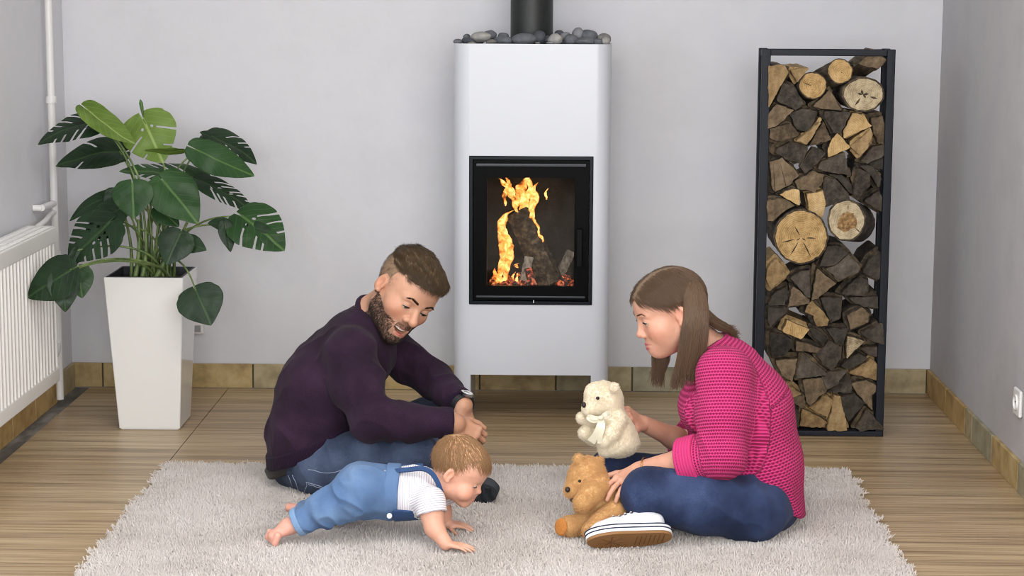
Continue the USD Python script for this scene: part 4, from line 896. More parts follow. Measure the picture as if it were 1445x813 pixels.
def bone_uv(v, bones):
    """(around, along) in metres, from the nearest of the bones [(a, b, r, side)]."""
    best = np.full(len(v), 9.); uv = np.zeros((len(v), 2))
    for a, b, r, side in bones:
        a, b = np.asarray(a, float), np.asarray(b, float); ax = unit(b - a); L = np.linalg.norm(b - a); t = (v - a) @ ax
        tc = np.clip(t, 0, L); q = v - a - tc[:, None] * ax; d = np.linalg.norm(q, axis=1) / r
        s = unit(np.asarray(side, float) - ax * ax.dot(side)); o = np.cross(ax, s); m = d < best; best[m] = d[m]
        uv[m] = np.c_[np.arctan2(q @ o, q @ s) * r, t][m]
    return uv
def hand(c, wrist, fwd, dorsal, thumb, curls, scale=1., spread=0., tcurl=.3, tout=.75):
    """Adds a hand to the clay: palm, four fingers of unequal length with three bends each, and a thumb leaving the side of the palm."""
    f = unit(fwd); d = unit(np.asarray(dorsal, float) - f * f.dot(dorsal)); t = np.cross(f, d); t = t if t.dot(thumb) > 0 else -t; s = scale; w = np.asarray(wrist, float)
    pt = lambda a, b, e: w + s * (a * f + b * t + e * d)
    for (y, x) in ((.088, .030), (.091, .010), (.086, -.010), (.078, -.028)):
        c.add(cone(pt(.012, x * .62, 0), pt(y, x, 0), s * .0125, s * .0115), s * .012)
    c.add(cone(pt(.01, .022, -.006), pt(.05, .03, -.008), s * .013, s * .013), s * .012)
    lens = (.074, .082, .076, .060)
    for i, (y, x) in enumerate(((.088, .030), (.091, .010), (.086, -.010), (.078, -.028))):
        p = pt(y, x, 0); a = 0.; r = s * (.0090, .0092, .0088, .0080)[i]; sp = spread * (1.5 - i); dirf = unit(f + t * sp)
        c.ball(p + d * s * .002, r * 1.12, s * .006)
        for j, fr in enumerate((.45, .30, .25)):
            a += curls[i][j]; q = p + lens[i] * s * fr * (dirf * math.cos(a) - d * math.sin(a)); r2 = r * (.93, .92, .88)[j]
            c.add(cone(p, q, r, r2), s * .0035); p, r = q, r2
    p = pt(.022, .026, -.008); dr = unit(f * .62 + t * tout - d * .22); r = s * .0125
    for j, L in enumerate((.040, .032, .025)):
        q = p + s * L * dr; r2 = r * (.86, .9, .85)[j]; c.add(cone(p, q, r, r2), s * (.012 if j == 0 else .004)); p, r = q, r2
        dr = unit(dr * math.cos(tcurl) + (f * .8 - t * .5) * math.sin(tcurl))
    return c
# ================================================================ people
def skin(name, base, lips):
    nodes = {'a': ('attribute', {'attribute': 'tint'}), 't': ('texture_coordinate', {}), 'n': ('noise_texture', {'scale': 55., 'detail': 4.}), 'n2': ('noise_texture', {'scale': 420., 'detail': 2.}),
             'r': ('rgb_ramp', {'ramp': [(.3, (.93, .90, .88)), (.7, (1., 1., 1.))]}), 'x': ('mix', {'mix_type': 'multiply', 'fac': 1.}), 'b': ('bump', {'strength': .12, 'distance': .001}),
             'p': ('principled_bsdf', {'roughness': .48, 'subsurface_weight': .12, 'subsurface_scale': .006, 'subsurface_radius': (1., .35, .2), 'specular_ior_level': .4})}
    return material(name, nodes, [('t.object', 'n.vector'), ('t.object', 'n2.vector'), ('n.fac', 'r.fac'), ('a.color', 'x.color1'), ('r.color', 'x.color2'), ('x.color', 'p.base_color'), ('n2.fac', 'b.height'), ('b.normal', 'p.normal')], 'p.BSDF')
skin_mat = skin('skin', None, None)
eye_mat = material('eye', {'a': ('attribute', {'attribute': 'tint'}), 'p': ('principled_bsdf', {'roughness': .12})}, [('a.color', 'p.base_color')], 'p.BSDF')
lash_mat = simple('lashes', '#1c1512', .6)
tooth_mat = simple('teeth', '#e9e2d4', .3)
mouth_mat = simple('mouth_inside', '#5a2522', .6)
def hair_mat(name, c0, c1, rough=.42):
    return material(name, {'g': ('geometry', {}), 'h': ('hair_info', {}), 'r': ('rgb_ramp', {'ramp': [(0., lin(c0)), (1., lin(c1))]}), 'p': ('principled_bsdf', {'roughness': rough, 'specular_ior_level': .35})},
                    [('h.index', 'r.fac'), ('r.color', 'p.base_color')], 'p.BSDF')
def cloth(name, cols, scale=240., rough=.85, bump=.35, fade=None, sheen=.04):
    """Woven cloth: fine thread noise over a slow change of tone."""
    nodes = {'t': ('texture_coordinate', {}), 'n': ('noise_texture', {'scale': scale, 'detail': 3., 'roughness': .7}), 'n2': ('noise_texture', {'scale': 9., 'detail': 4.}), 'ad': ('math', {'math_type': 'multiply_add', 'value2': .55}), 'm2': ('math', {'math_type': 'multiply', 'value2': .45}),
             'r': ('rgb_ramp', {'ramp': [(.34 + .32 * i / max(len(cols) - 1, 1), lin(c)) for i, c in enumerate(cols)]}), 'b': ('bump', {'strength': bump, 'distance': .0015}), 'p': ('principled_bsdf', {'roughness': rough, 'sheen_weight': sheen, 'specular_ior_level': .15})}
    return material(name, nodes, [('t.object', 'n.vector'), ('t.object', 'n2.vector'), ('n2.fac', 'm2.value1'), ('n.fac', 'ad.value1'), ('m2.value', 'ad.value3'), ('ad.value', 'r.fac'), ('r.color', 'p.base_color'), ('n.fac', 'b.height'), ('b.normal', 'p.normal')], 'p.BSDF')

def head(kind, centre, fwd, up, scale, neck, base, lipc, eye_down=.45):
    """Head and neck: (vertices, faces), tint, and a function from head space to the world. x right, y forward, z up; the origin lies between the ears."""
    R = frame(fwd, up); C = np.asarray(centre, float)
    to_w = lambda p: C + scale * (np.asarray(p, float) @ R.T)
    to_l = lambda p: (np.asarray(p, float) - C) @ R / scale
    baby = kind == 'baby'; man = kind == 'man'; c = Clay()
    J = 1.06 if man else .95; cz = 0 if man else .010
    if baby:
        c.add(ell((0, -.022, .036), (.085, .104, .094))).add(ell((0, .03, .04), (.068, .060, .06)), .03).add(ell((0, .030, -.035), (.064, .062, .062)), .03)
        for s in (-1, 1):
            c.add(ell((s * .042, .055, -.042), (.032, .034, .030)), .02).add(cone((s * .045, .0, -.06), (0, .062, -.082), .024, .022), .02)
        nz, mz, ez = -.024, -.056, -.004
    else:
        c.add(ell((0, -.015, .03), (.077, .099, .090))).add(ell((0, .032, .036), (.062, .056, .056)), .03).add(ell((0, .028, -.045), (.058 * J, .060, .074)), .03)
        for s in (-1, 1):
            c.add(cone((s * .050 * J, -.002, -.062 + cz * .5), (s * .008, .066 - cz * .8, -.100 + cz), .020, .020), .028)
            c.add(ell((s * .043, .050, -.026), (.026, .027, .024)), .022)
            c.add(cone((s * .042, .072, .020), (s * .010, .083, .017), .0095 if man else .007, .0095 if man else .007), .014)
        c.ball((0, .071 - cz * .9, -.100 + cz), .020 if man else .017, .02)
        nz, mz, ez = (-.028, -.069, .002) if man else (-.034, -.0705, .002)
    if kind == 'woman':
        for s in (-1, 1): c.add(ell((s * .040, .040, -.040), (.023, .030, .034)), .03)
    # sockets and lids
    ex = .032 if not baby else .030; ey = .071 if not baby else .070
    for s in (-1, 1): c.cut(ell((s * ex, ey + .030, ez), (.021, .020, .013)), .012)
    # nose
    ns = 1.08 if man else .86 if not baby else .75
    c.add(cone((0, .082, .012 if not baby else -.004), (0, .104 + (.002 if man else -.008) if not baby else .092, nz + .003), .0075 * ns, .0110 * ns), .010)
    c.ball((0, (.110 if man else .100) if not baby else .096, nz), .0100 * ns, .008)
    for s in (-1, 1): c.ball((s * .0125 * ns, .092 if not baby else .087, nz - .005), .0085 * ns, .006).cut(ell((s * .0065 * ns, .104 if not baby else .094, nz - .0125), (.003, .004, .004)), .003)
    # mouth
    c.add(ell((0, .068 if not kind == 'woman' else .064, mz), (.031, .022, .024)), .016)
    lipw = .024 if not baby else .017; lk = 1.25 if kind == 'woman' else 1.
    smile = .006 if man else .0035
    for s in (-1, 1):
        ly = -.0035 if kind == 'woman' else 0; c.add(cone((s * lipw, .079 + ly, mz + smile), (s * .002, .0905 + ly, mz + .0045), .0028, .0050 * lk), .004)
        c.add(cone((s * lipw * .9, .080 + ly, mz - .002 + smile), (0, .0895 + ly, mz - .0075 - (.006 if man else 0)), .0028, .0060 * lk), .004)
    if man:
        c.cut(ell((0, .088, mz - .0035), (.0205, .020, .0080)), .003)
        for s in (-1, 1): c.cut(ell((s * .018, .086, mz + .0005), (.0075, .016, .0045)), .003)
    else:
        for s in (-1, 1): c.cut(cone((s * (lipw + .001), .082, mz + smile * .5), (0, .0985, mz - .001), .0012, .0020), .003)
    # ears
    for s in (-1, 1):
        Re = rot([0, 0, 1], s * (12 if man else 22)) @ rot([1, 0, 0], -12); es = .92 if man else 1. if not baby else .9; ec = np.array([s * (.078 if not baby else .083), -.014, -.006])
        c.add(ell(ec, (.0085 * es, .019 * es, .031 * es), Re), .006).cut(ell(ec + [s * .008, .005, .004], (.0075, .0095 * es, .0175 * es), Re), .004).ball(ec + [-s * .001, .006, -.024 * es], .008 * es, .006)
    # neck
    n0 = to_l(neck[0]); c.add(cone((0, -.022, -.045), n0, neck[1] / scale * (.98), neck[1] / scale * 1.12), .03)
    for s in (-1, 1): c.add(ell((s * ex, ey, ez), (.0158,) * 3 if not baby else (.0145,) * 3), .003)
    er = .0158 if not baby else .0145
    for s in (-1, 1):     # the opening between the lids
        c.cut(ell((s * ex, ey + er * .93, ez - .0030 - .003 * eye_down), (.0146, .0085, .0046 - .0016 * eye_down)), .0015)
    lo = np.minimum([-.105, -.14, -.15], n0 - .06); hi = np.maximum([.105, .14, .14], n0 + .06)
    v, f = c.mesh(lo, hi, .0022 / scale)
    b = np.array(lin(base)); t = np.tile(b, (len(v), 1))
    def blend(w, col): nonlocal t; t = t * (1 - w[:, None]) + np.array(lin(col)) * w[:, None]
    g = lambda c_, r: np.exp(-(((v - c_) / r) ** 2).sum(1))
    red = np.clip(b * [1.05, .78, .72], 0, 1); red = [(1.055 * x ** (1 / 2.4) - .055) for x in red]
    for s in (-1, 1): blend(.75 * g((s * .044, .066, -.034), (.024, .03, .02)), red); blend(.6 * g((s * .079, -.012, -.006), (.02, .02, .03)), red)
    blend(.6 * g((0, .11, nz), (.012, .014, .012)), red)
    lw_ = np.clip(1.35 * np.maximum(g((0, .094, mz + .0045), (lipw * .85, .012, .0046)), g((0, .093, mz - .0075 - (.006 if man else 0)), (lipw * .75, .012, .0056))), 0, 1) ** 1.5
    blend(np.clip(lw_ * 1.1, 0, 1), lipc)
    if man:
        ins = np.clip(1.6 * g((0, .075, mz - .002), (.021, .010, .008)) - .4, 0, 1); blend(ins, '#4a1d1b')
        st_ = np.clip(1.3 * np.maximum.reduce([g((0, .07, -.10), (.045, .05, .028)), g((.055, .02, -.07), (.02, .045, .035)), g((-.055, .02, -.07), (.02, .045, .035)), .7 * g((0, .09, -.052), (.03, .02, .008))]), 0, .55); blend(st_ * (lw_ < .2) * (ins < .2), '#5d463a')
    parts = {}
    for s in (-1, 1):
        sp = trimesh.creation.icosphere(4, er * .985); d = np.array(sp.vertices) / (er * .985); gz = unit((0, .93, -.36)); a = np.degrees(np.arccos(np.clip(d @ gz, -1, 1)))
        tc = np.where(a[:, None] < 13, 0.01, np.where(a[:, None] < 27, np.array(lin('#4f5a58' if man else '#33251c')), np.array(lin('#cfc8c2'))))
        parts[('eye', s)] = ((to_w(np.array(sp.vertices) + [s * ex, ey, ez]), np.array(sp.faces)), tc)
        th = np.radians(np.linspace(-62, 62, 14)); zz = ez - .0030 - .003 * eye_down + (.0046 - .0016 * eye_down) * np.cos(th * 1.3)
        xs = np.sin(th) * .0140; ys = np.sqrt(np.maximum((er + .0006) ** 2 - xs ** 2 - (zz - ez) ** 2, 0)); L = np.c_[s * ex + xs, ey + ys, zz]
        lash = tube(L, np.interp(np.abs(th), [0, 1.1], [.0021, .0012]), 6)
        parts[('lash', s)] = (to_w(lash[0]), lash[1])
        bx = np.linspace(.012, .050, 12); L = np.c_[s * bx, np.interp(bx, [.012, .03, .050], [.0885, .0875, .069]) if not baby else bx * 0 + .08, np.interp(bx, [.012, .036, .05], [.0215, .0270, .0205])]
        for q_ in L:
            q_[1] = .12
            for _ in range(40): q_[1] -= max(c.value(q_[None])[0], 0) * .8
        L[:, 1] += .0004
        rb = np.random.default_rng(50 + s); u_ = rb.uniform(0, 10.2, 170 if man else 110); k_ = u_.astype(int); fr_ = (u_ - k_)[:, None]; P0 = L[k_] * (1 - fr_) + L[k_ + 1] * fr_; tg = L[k_ + 1] - L[k_]; tg /= np.linalg.norm(tg, axis=1, keepdims=True)
        hw_ = np.interp(P0[:, 0] * s, [.012, .025, .05], [.0024, .0030, .0008]) * (1. if man else .65); P0[:, 2] += rb.uniform(-1, 1, len(P0)) * hw_
        D_ = tg + np.c_[np.zeros(len(P0)), np.zeros(len(P0)) + .12, rb.uniform(0, .7, len(P0))]; ln_ = rb.uniform(.004, .0075, len(P0))[:, None]
        parts[('brow', s)] = to_w(np.stack([P0, P0 + D_ * ln_ * .5 + [0, .0004, 0], P0 + D_ * ln_ * [1, .3, .8]], 1).reshape(-1, 3)).reshape(-1, 3, 3)
    return (to_w(v), f), t, to_w, to_l, parts, c
def flat_tint(m, base, red=.0): return np.tile(np.array(lin(base)), (len(m[0]), 1))
def add_face(t, parts, brow_mat):
    for s in (-1, 1):
        part(t, 'eye', parts[('eye', s)][0], eye_mat, True, tint=parts[('eye', s)][1])
        part(t, 'eyelashes', parts[('lash', s)], lash_mat, True)
        if brow_mat is not None: strands(t, 'eyebrow', parts[('brow', s)], .0010 if 'brow_brown' in str(brow_mat.GetPath()) else .0007, brow_mat)
def limits(pts, pad): pts = np.array(pts); return pts.min(0) - pad, pts.max(0) + pad

def comb(v, f, n, seed, flow, length, lift, k=5, gravity=0., jitter=.15, weight=None, bend=11., core=None):
    """n strands rooted on a surface, following flow(p) in the surface's plane."""
    r = np.random.default_rng(seed); tri = v[f]; ar = np.linalg.norm(np.cross(tri[:, 1] - tri[:, 0], tri[:, 2] - tri[:, 0]), axis=1)
    if core is not None:
        fn = np.cross(tri[:, 1] - tri[:, 0], tri[:, 2] - tri[:, 0]); fn /= np.linalg.norm(fn, axis=1, keepdims=True) + 1e-12; rd = tri.mean(1) - core; rd /= np.linalg.norm(rd, axis=1, keepdims=True); ar = ar * ((fn * rd).sum(1) > .72)
    if weight is not None: ar = ar * weight(tri.mean(1))
    i = r.choice(len(f), n, p=ar / ar.sum()); a = r.random((n, 2)); a = np.where(a.sum(1, keepdims=True) > 1, 1 - a, a)
    p = tri[i, 0] + a[:, :1] * (tri[i, 1] - tri[i, 0]) + a[:, 1:] * (tri[i, 2] - tri[i, 0])
    nn = vnormals(v, f)[f[i, 0]]; d = flow(p) + r.normal(0, jitter, (n, 3)); d = d - nn * (d * nn).sum(1, keepdims=True); d /= np.linalg.norm(d, axis=1, keepdims=True) + 1e-9
    L = length(p) * r.uniform(.7, 1.2, n) if callable(length) else length * r.uniform(.7, 1.2, n)
    lf = lift(p) if callable(lift) else np.full(n, lift)
    out = [p - nn * .001]; q = p; dirn = d + nn * lf[:, None]
    for j in range(k - 1):
        dirn = dirn / np.linalg.norm(dirn, axis=1, keepdims=True); q = q + dirn * (L / (k - 1))[:, None]; out.append(q)
        dirn = dirn - nn * (lf * .45 + bend * L / (k - 1))[:, None] + np.array([0, 0, -gravity]) + r.normal(0, jitter * .5, (n, 3))
    return np.stack(out, 1)
# ---------------------------------------------------------------- the man
def shoe(parent, heel, toe, up, mats, kind, scale=1., label=None, side=1):
    """A shoe from its heel to its toe; up points from the sole to the ankle."""
    R = frame(np.asarray(toe) - np.asarray(heel), up); L = np.linalg.norm(np.asarray(toe) - np.asarray(heel)); C = np.asarray(heel, float); w = L * .165
    tw = lambda v: C + np.asarray(v) @ R.T
    out = Polygon([(math.cos(a) * (w * (.74 if math.sin(a) < 0 else 1.)), L * .2 + math.sin(a) * L * .2) if math.sin(a) < 0 else (math.cos(a) * w * .99 + side * .006 * math.sin(a), L * .62 + math.sin(a) * L * .38) for a in np.linspace(0, 2 * np.pi, 60)[:-1]]).convex_hull
    c = Clay()
    c.add(cone((0, L * .20, .045), (0, L * .62, .035), w * .72, w * .86), .03).add(ell((0, L * .72, .026), (w * .92, L * .26, .036)), .02).add(cone((0, L * .17, .045), (0, L * .19, .085 if kind == 'boot' else .050), w * .74, w * .66), .02)
    (c.add(cone((0, L * .42, .062), (0, L * .25, .082), w * .5, w * .6), .02) if kind == 'boot' else c.add(cone((0, L * .45, .056), (0, L * .30, .060), w * .55, w * .6), .02))
    c.keep(plane((0, 0, .012), (0, 0, -1))).cut(cone((0, L * .2, .075), (0, L * .17, .14), w * .48, w * .60), .004)
    v, f = c.mesh((-.09, -.04, 0), (.09, L + .04, .14), .004); p = part(parent, 'shoe', (tw(v), f), mats[0], True, label=label)
    m = plate(out.buffer(.004), -.004, .020); v, f = arr(m); part(p, 'sole', (tw(v), f), mats[1], 25)
    tread = []
    for q in range(9):
        y = L * (.08 + .84 * q / 8); ww = .8 * w * (1 - .5 * max(0, (q - 6) / 3) - (.25 if q < 2 else 0))
        for sx in (-1, 1):
            b = arr(box(-.5 * ww, .5 * ww, -.008, .008, -.007, -.002, .0015)); tread.append((b[0] @ rot([0, 0, 1], sx * 18).T + [sx * ww * .55, y, 0], b[1]))
    if kind == 'boot': part(p, 'tread', (tw(join(*tread)[0]), join(*tread)[1]), mats[2])
    return p, tw, L, w, out
purple = cloth('knit_purple', ['#1a1119', '#2b1b2b', '#3b263b'], 420., .92, .5)
purple_rib = material('knit_purple_rib', {'uv': ('uvmap', {'attribute': 'st'}), 's': ('separate_xyz', {}), 'mu': ('math', {'math_type': 'multiply', 'value2': 1400.}), 'si': ('math', {'math_type': 'sine'}), 'r': ('rgb_ramp', {'ramp': [(0., lin('#1c1120')), (1., lin('#2c1a2f'))]}), 'mr': ('map_range', {'from_min': -1.}), 'b': ('bump', {'strength': .5, 'distance': .002}), 'p': ('principled_bsdf', {'roughness': .9, 'sheen_weight': .04, 'specular_ior_level': .12})},
                      [('uv.UV', 's.vector'), ('s.x', 'mu.value1'), ('mu.value', 'si.value1'), ('si.value', 'mr.value'), ('mr.result', 'r.fac'), ('r.color', 'p.base_color'), ('mr.result', 'b.height'), ('b.normal', 'p.normal')], 'p.BSDF')
denim_m = cloth('denim_man', ['#1e2533', '#2e384c', '#465168', '#626d82'], 700., .8, .4)
def make_man():
    t = thing('person', 'bearded man in dark purple sweater sitting on the rug, smiling down at the baby', 'person', W(430, 690, 5.8) * [1, 1, 0] + [0, 0, .012])
    lat = unit((.25, .95, 0))
    F_, U_ = (.40, -.80, -.46), (.60, -.14, .79)
    neck0 = W(527, 446, 5.86)
    hm, ht, tw, tl, parts, hc = head('man', W(572, 413, 5.81), F_, U_, 1.07, (neck0, .058), '#c7977c', '#b0675a', 1.0)
    # hands
    shR, elR, wrR = W(494, 500, 5.70), W(527, 593, 5.62), W(637, 597, 5.66)
    shL, elL, wrL = W(552, 492, 6.02), W(607, 533, 6.0), W(650, 570, 5.84)
    hR = Clay().chain([elR, elR * .3 + wrR * .7, wrR, wrR + [.012, 0, -.004]], [.042, .036, .030, .029])
    hand(hR, wrR + [.0, 0, -.002], (.74, .12, -.46), (.22, -.86, .42), (.45, .4, .7), [(.5, .8, .5), (.55, .85, .5), (.6, .9, .5), (.65, .9, .5)], .92, 0, .5, .4)
    wl = wrL + unit(wrL - elL) * .012
    hL = Clay().chain([elL, elL * .25 + wl * .75, wl], [.044, .036, .031])
    fL = (.28, -.22, -.88)
    hand(hL, wl, fL, (.72, -.50, .42), (-.6, -.7, 0), [(.3, .6, .4), (.35, .65, .4), (.4, .7, .4), (.45, .7, .4)], .90, 0, .4, .4)
    lo, hi = limits([elR * .3 + wrR * .7, wrR + [.02, 0, .04], wrR + [.17, -.03, -.15]], .06); mR = hR.keep(plane(elR * .35 + wrR * .65, elR - wrR)).mesh(lo, hi, .0024)
    lo, hi = limits([elL * .3 + wrL * .7, wl, wl + [.11, -.08, -.2]], .06); mL = hL.keep(plane(elL * .35 + wrL * .65, elL - wrL)).mesh(lo, hi, .0024)
    inner = Clay().chain([W(440, 640, 5.86), W(450, 590, 5.86), W(475, 540, 5.86), W(505, 490, 5.86), neck0], [.09, .09, .10, .085, .045], .04).chain([W(505, 490, 5.86), shR, elR, elR * .3 + wrR * .7], [.07, .05, .042, .035]).chain([W(505, 490, 5.86), shL, elL, elL * .3 + wrL * .7], [.07, .045, .04, .034])
    inner.chain([W(440, 640, 5.86), W(452, 655, 5.74), W(588, 645, 5.68), W(520, 680, 5.93)], [.08, .07, .05, .04]).chain([W(440, 640, 5.86), W(470, 640, 5.98), W(600, 591, 6.08), W(605, 693, 5.73)], [.08, .07, .045, .035])
    lo, hi = limits([W(440, 640, 5.86), neck0, wrL, shR, W(588, 645, 5.68), W(600, 591, 6.08), elR], .1); mi = inner.mesh(lo, hi, .009)
    body = join(hm, mR, mL, mi); base = '#c7977c'
    part(t, 'body', body, skin_mat, True, tint=np.vstack([ht, flat_tint(mR, '#c08f73'), flat_tint(mL, '#c08f73'), flat_tint(mi, base)]))
    # sweater
    s0, s1, s2, s3, s4 = W(437, 655, 5.86), W(446, 607, 5.86), W(463, 545, 5.86), W(503, 492, 5.86), W(524, 452, 5.86)
    sw = Clay()
    for a, b, ra, rb in ((s0, s1, .117, .128), (s1, s2, .128, .130), (s2, s3, .130, .110)): sw.add(flatcone(a, b, ra, rb, lat, 1.38), .06)
    sw.add(flatcone(s3, s4, .105, .058, lat, 1.3), .05)
    aR = Clay().chain([shR, (shR + elR) / 2 + [-.008, 0, 0], elR, (elR + wrR) / 2 + [0, 0, -.002], wrR + [.03, 0, 0]], [.078, .070, .060, .050, .043], .03).keep(plane(wrR, wrR - elR))
    aL = Clay().chain([shL, (shL + elL) / 2, elL, wrL + unit(wrL - elL) * .03], [.072, .060, .052, .042], .03).keep(plane(wrL - unit(wrL - elL) * .004, wrL - elL))
    hemp = W(440, 645, 5.70); tors = Clay(); tors.ops = list(sw.ops); sw.keep(plane(hemp, (.38, 0, -.93)), .012)
    sw.add(aR.value, .035).add(aL.value, .035)
    sw.cut(cone(neck0 + [-.01, 0, -.02], W(552, 425, 5.83), .057, .062), .006)
    sw.cut(cone(wrR - [.03, 0, 0], wrR + [.02, 0, 0], .031, .034), .003).cut(cone(wrL - unit(wrL - elL) * .03, wrL + unit(wrL - elL) * .02, .033, .035), .003)
    lo, hi = limits([s0, s1, s2, s4, shR, elR, wrR, shL, wrL], .19); m = relax(sw.mesh(lo, hi, .0045), 6)
    def mk(v): return np.clip(.35 + np.exp(-((v - elR) ** 2).sum(1) / .012) + np.exp(-((v - s0 - [.06, -.1, .02]) ** 2).sum(1) / .02) + .7 * np.exp(-((v - shR - [.05, 0, -.03]) ** 2).sum(1) / .008) + .6 * np.exp(-((v - elL) ** 2).sum(1) / .01), 0, 1.3) * np.where(((v - s1) ** 2).sum(1) < .09, np.clip((-(v - hemp) @ unit((.38, 0, -.93)) - .02) / .06, 0, 1), 1.)
    m = crease(m, .028, 12., (.5, .3, -.8), 5, mk)
    p = part(t, 'sweater', m, purple, True, label='dark purple crew neck sweater')
    cd = unit(W(552, 425, 5.83) - neck0); ca = unit(np.cross(cd, [0, 1, 0])); cb = np.cross(cd, ca); th = np.linspace(0, 2 * np.pi, 41)
    ring = neck0 + cd * .004 + .062 * (np.cos(th)[:, None] * ca * 1.0 + np.sin(th)[:, None] * cb * 1.08)
    part(p, 'collar', tube(ring, .0105, 10, False), purple, True)
    hb_ = Clay().add(lambda P: tors.value(P) - .0045, .001).keep(plane(hemp + unit((.38, 0, -.93)) * .004, (.38, 0, -.93)), .004).keep(plane(hemp - unit((.38, 0, -.93)) * .040, (-.38, 0, .93)), .004)
    lo, hi = limits([s0, s1], .2); hmm = relax(hb_.mesh(lo, hi, .0045), 3); part(p, 'ribbed_hem', hmm, purple_rib, True, uv=bone_uv(hmm[0], [(s0 - [.05, 0, .1], s1 + [.05, 0, .1], .15, lat)]))
    for nm_, w_, e_, r_ in (('ribbed_cuff', wrR, elR, .0455), ('ribbed_cuff', wrL, elL, .0440)):
        cx_ = unit(w_ - e_); c_ = Clay().add(cone(w_ - cx_ * .045, w_ + cx_ * .01, r_ + .003, r_)).keep(plane(w_ + cx_ * .003, cx_)).keep(plane(w_ - cx_ * .036, -cx_)).cut(cone(w_ - cx_ * .03, w_ + cx_ * .03, .033, .035), .002)
        lo, hi = limits([w_], .08); cm_ = c_.mesh(lo, hi, .0035); part(p, nm_, cm_, purple_rib, True, uv=bone_uv(cm_[0], [(e_, w_, r_, (0, 1, .3))]))
    # jeans
    j = Clay().add(flatcone(W(432, 645, 5.86), W(455, 632, 5.86), .106, .106, lat, 1.28), .04)
    hpR, knR = W(452, 657, 5.745), W(587, 645, 5.68); hpL, knL = W(470, 640, 5.98), W(600, 592, 6.08); akL = W(608, 694, 5.73); akR = np.array([-.47, 5.98, .085])
    j.chain([hpR, (hpR + knR) / 2 + [0, 0, .008], knR], [.092, .085, .070], .04).chain([knR, knR * .5 + akR * .5, akR], [.066, .06, .048], .02)
    j.chain([hpL, (hpL + knL) / 2, knL], [.095, .078, .062], .03).chain([knL, knL * .5 + akL * .5, akL], [.060, .056, .045], .03)
    j.keep(plane((0, 0, .012), (0, 0, -1)), .01)
    lo, hi = limits([hpR, knR, hpL, knL, akL, W(400, 640, 5.86)], .15); jm = relax(j.mesh(lo, hi, .0045), 6)
    jm = crease(jm, .020, 12., (-.3, .3, .8), 9, lambda v: np.clip(.25 + np.exp(-((v - hpR - [.03, -.05, .06]) ** 2).sum(1) / .012) + .8 * np.exp(-((v - knR - [-.05, 0, -.03]) ** 2).sum(1) / .008), 0, 1.2))
    pj = part(t, 'jeans', jm, denim_m, True, label='blue denim jeans')
    stitch = simple('denim_stitch', '#8d97ad', .8)
    from scipy.spatial import cKDTree
    kt = cKDTree(jm[0]); jn = vnormals(*jm)
    def on_jeans(pix, y, off=.0012):
        P = spline([W(a, b, y) for a, b in pix], 40); o = []
        for q in P:                           # walk the camera-side surface: nearest vertex seen from the front
            d = unit(q - [0, 0, CAMH]); e = jm[0] - [0, 0, CAMH]; tt = e @ d; off2 = np.linalg.norm(e - tt[:, None] * d, axis=1); k_ = np.where(off2 < .006)[0]
            if len(k_): b = k_[tt[k_].argmin()]; o.append(jm[0][b] + jn[b] * off)
        return np.array(o)
    for pix in ([(405, 672), (412, 690), (418, 700)], [(411, 671), (418, 688), (424, 699)], [(432, 682), (430, 700)], [(432, 682), (444, 686), (456, 690)], [(433, 684.5), (444, 688.5), (456, 692.5)], [(432, 662), (450, 668), (468, 670), (482, 663)]):
        L = on_jeans(pix, 5.68)
        if len(L) > 6: part(pj, 'seam', tube(spline(np.vstack([L[:1], L[4:-4:9], L[-1:]]), 24), .0011, 5), stitch)
    belt = Clay().add(flatcone(W(428, 645, 5.86), W(455, 632, 5.86), .1165, .1165, lat, 1.29), .01).keep(plane(W(440, 655, 5.70), (.45, 0, -.89))).keep(plane(W(440, 640, 5.70), (-.45, 0, .89)))
    lo, hi = limits([W(425, 643, 5.86), W(450, 630, 5.86)], .2); part(t, 'belt', belt.mesh(lo, hi, .005), simple('belt_leather', '#23221f', .45), True, label='black leather belt')
    boot = [simple('boot_upper', '#26282c', .7), simple('boot_sole', '#2c2f34', .75), simple('boot_tread', '#1a1c20', .8)]
    shoe(t, W(592, 712, 5.70), W(701, 694, 5.60), (-.12, .93, .28), boot, 'boot', label='dark shoe with its treaded sole turned to the camera')
    shoe(t, (-.40, 6.0, .055), (-.66, 5.97, .045), (0, -.45, .85), boot, 'boot')
    # hair, beard, brows
    sk = Clay().add(ell((0, -.016, .034), (.0795, .1015, .0935))).add(ell((0, .030, .046), (.066, .062, .060)), .03)
    hl = lambda P: np.maximum.reduce([.045 - .9 * np.clip(P[:, 1] - .055, 0, 1) * 0 - P[:, 2] + .35 * np.clip(-P[:, 1], 0, 1) * 0, P[:, 1] * 1.4 - .112 + (.085 - P[:, 2]) * .9])
    sides = Clay().add(ell((0, -.016, .034), (.0785, .1005, .0925))).keep(lambda P: np.maximum(-.018 - P[:, 2] + np.where(P[:, 1] > -.01, (P[:, 1] + .01) * .9, (P[:, 1] + .01) * .25), P[:, 1] - .052), .002)
    v, f = sides.mesh((-.1, -.14, -.08), (.1, .12, .16), .0035)
    part(t, 'cropped_hair', (tw(v), f), noisy('hair_cropped', ['#7d6650', '#98795f'], (300, 300, 300), 3, .7, bump=.6, bscale=(500, 500, 500)), True, label='closely cropped side hair')
    top = Clay().add(ell((0, -.016, .044), (.0785, .102, .086))).add(ell((0, .052, .088), (.058, .052, .030)), .03).keep(lambda P: np.maximum(.056 - P[:, 2] + .10 * np.clip(-P[:, 1], 0, 1) + .35 * np.clip(P[:, 1] - .045, 0, 1), P[:, 1] - .106), .006)
    v, f = top.mesh((-.11, -.15, 0), (.11, .14, .17), .0035)
    v = v + vnormals(v, f) * ((meshkit.fbm(v * [90, 22, 60], 3, 2) - .5) * .010)[:, None]
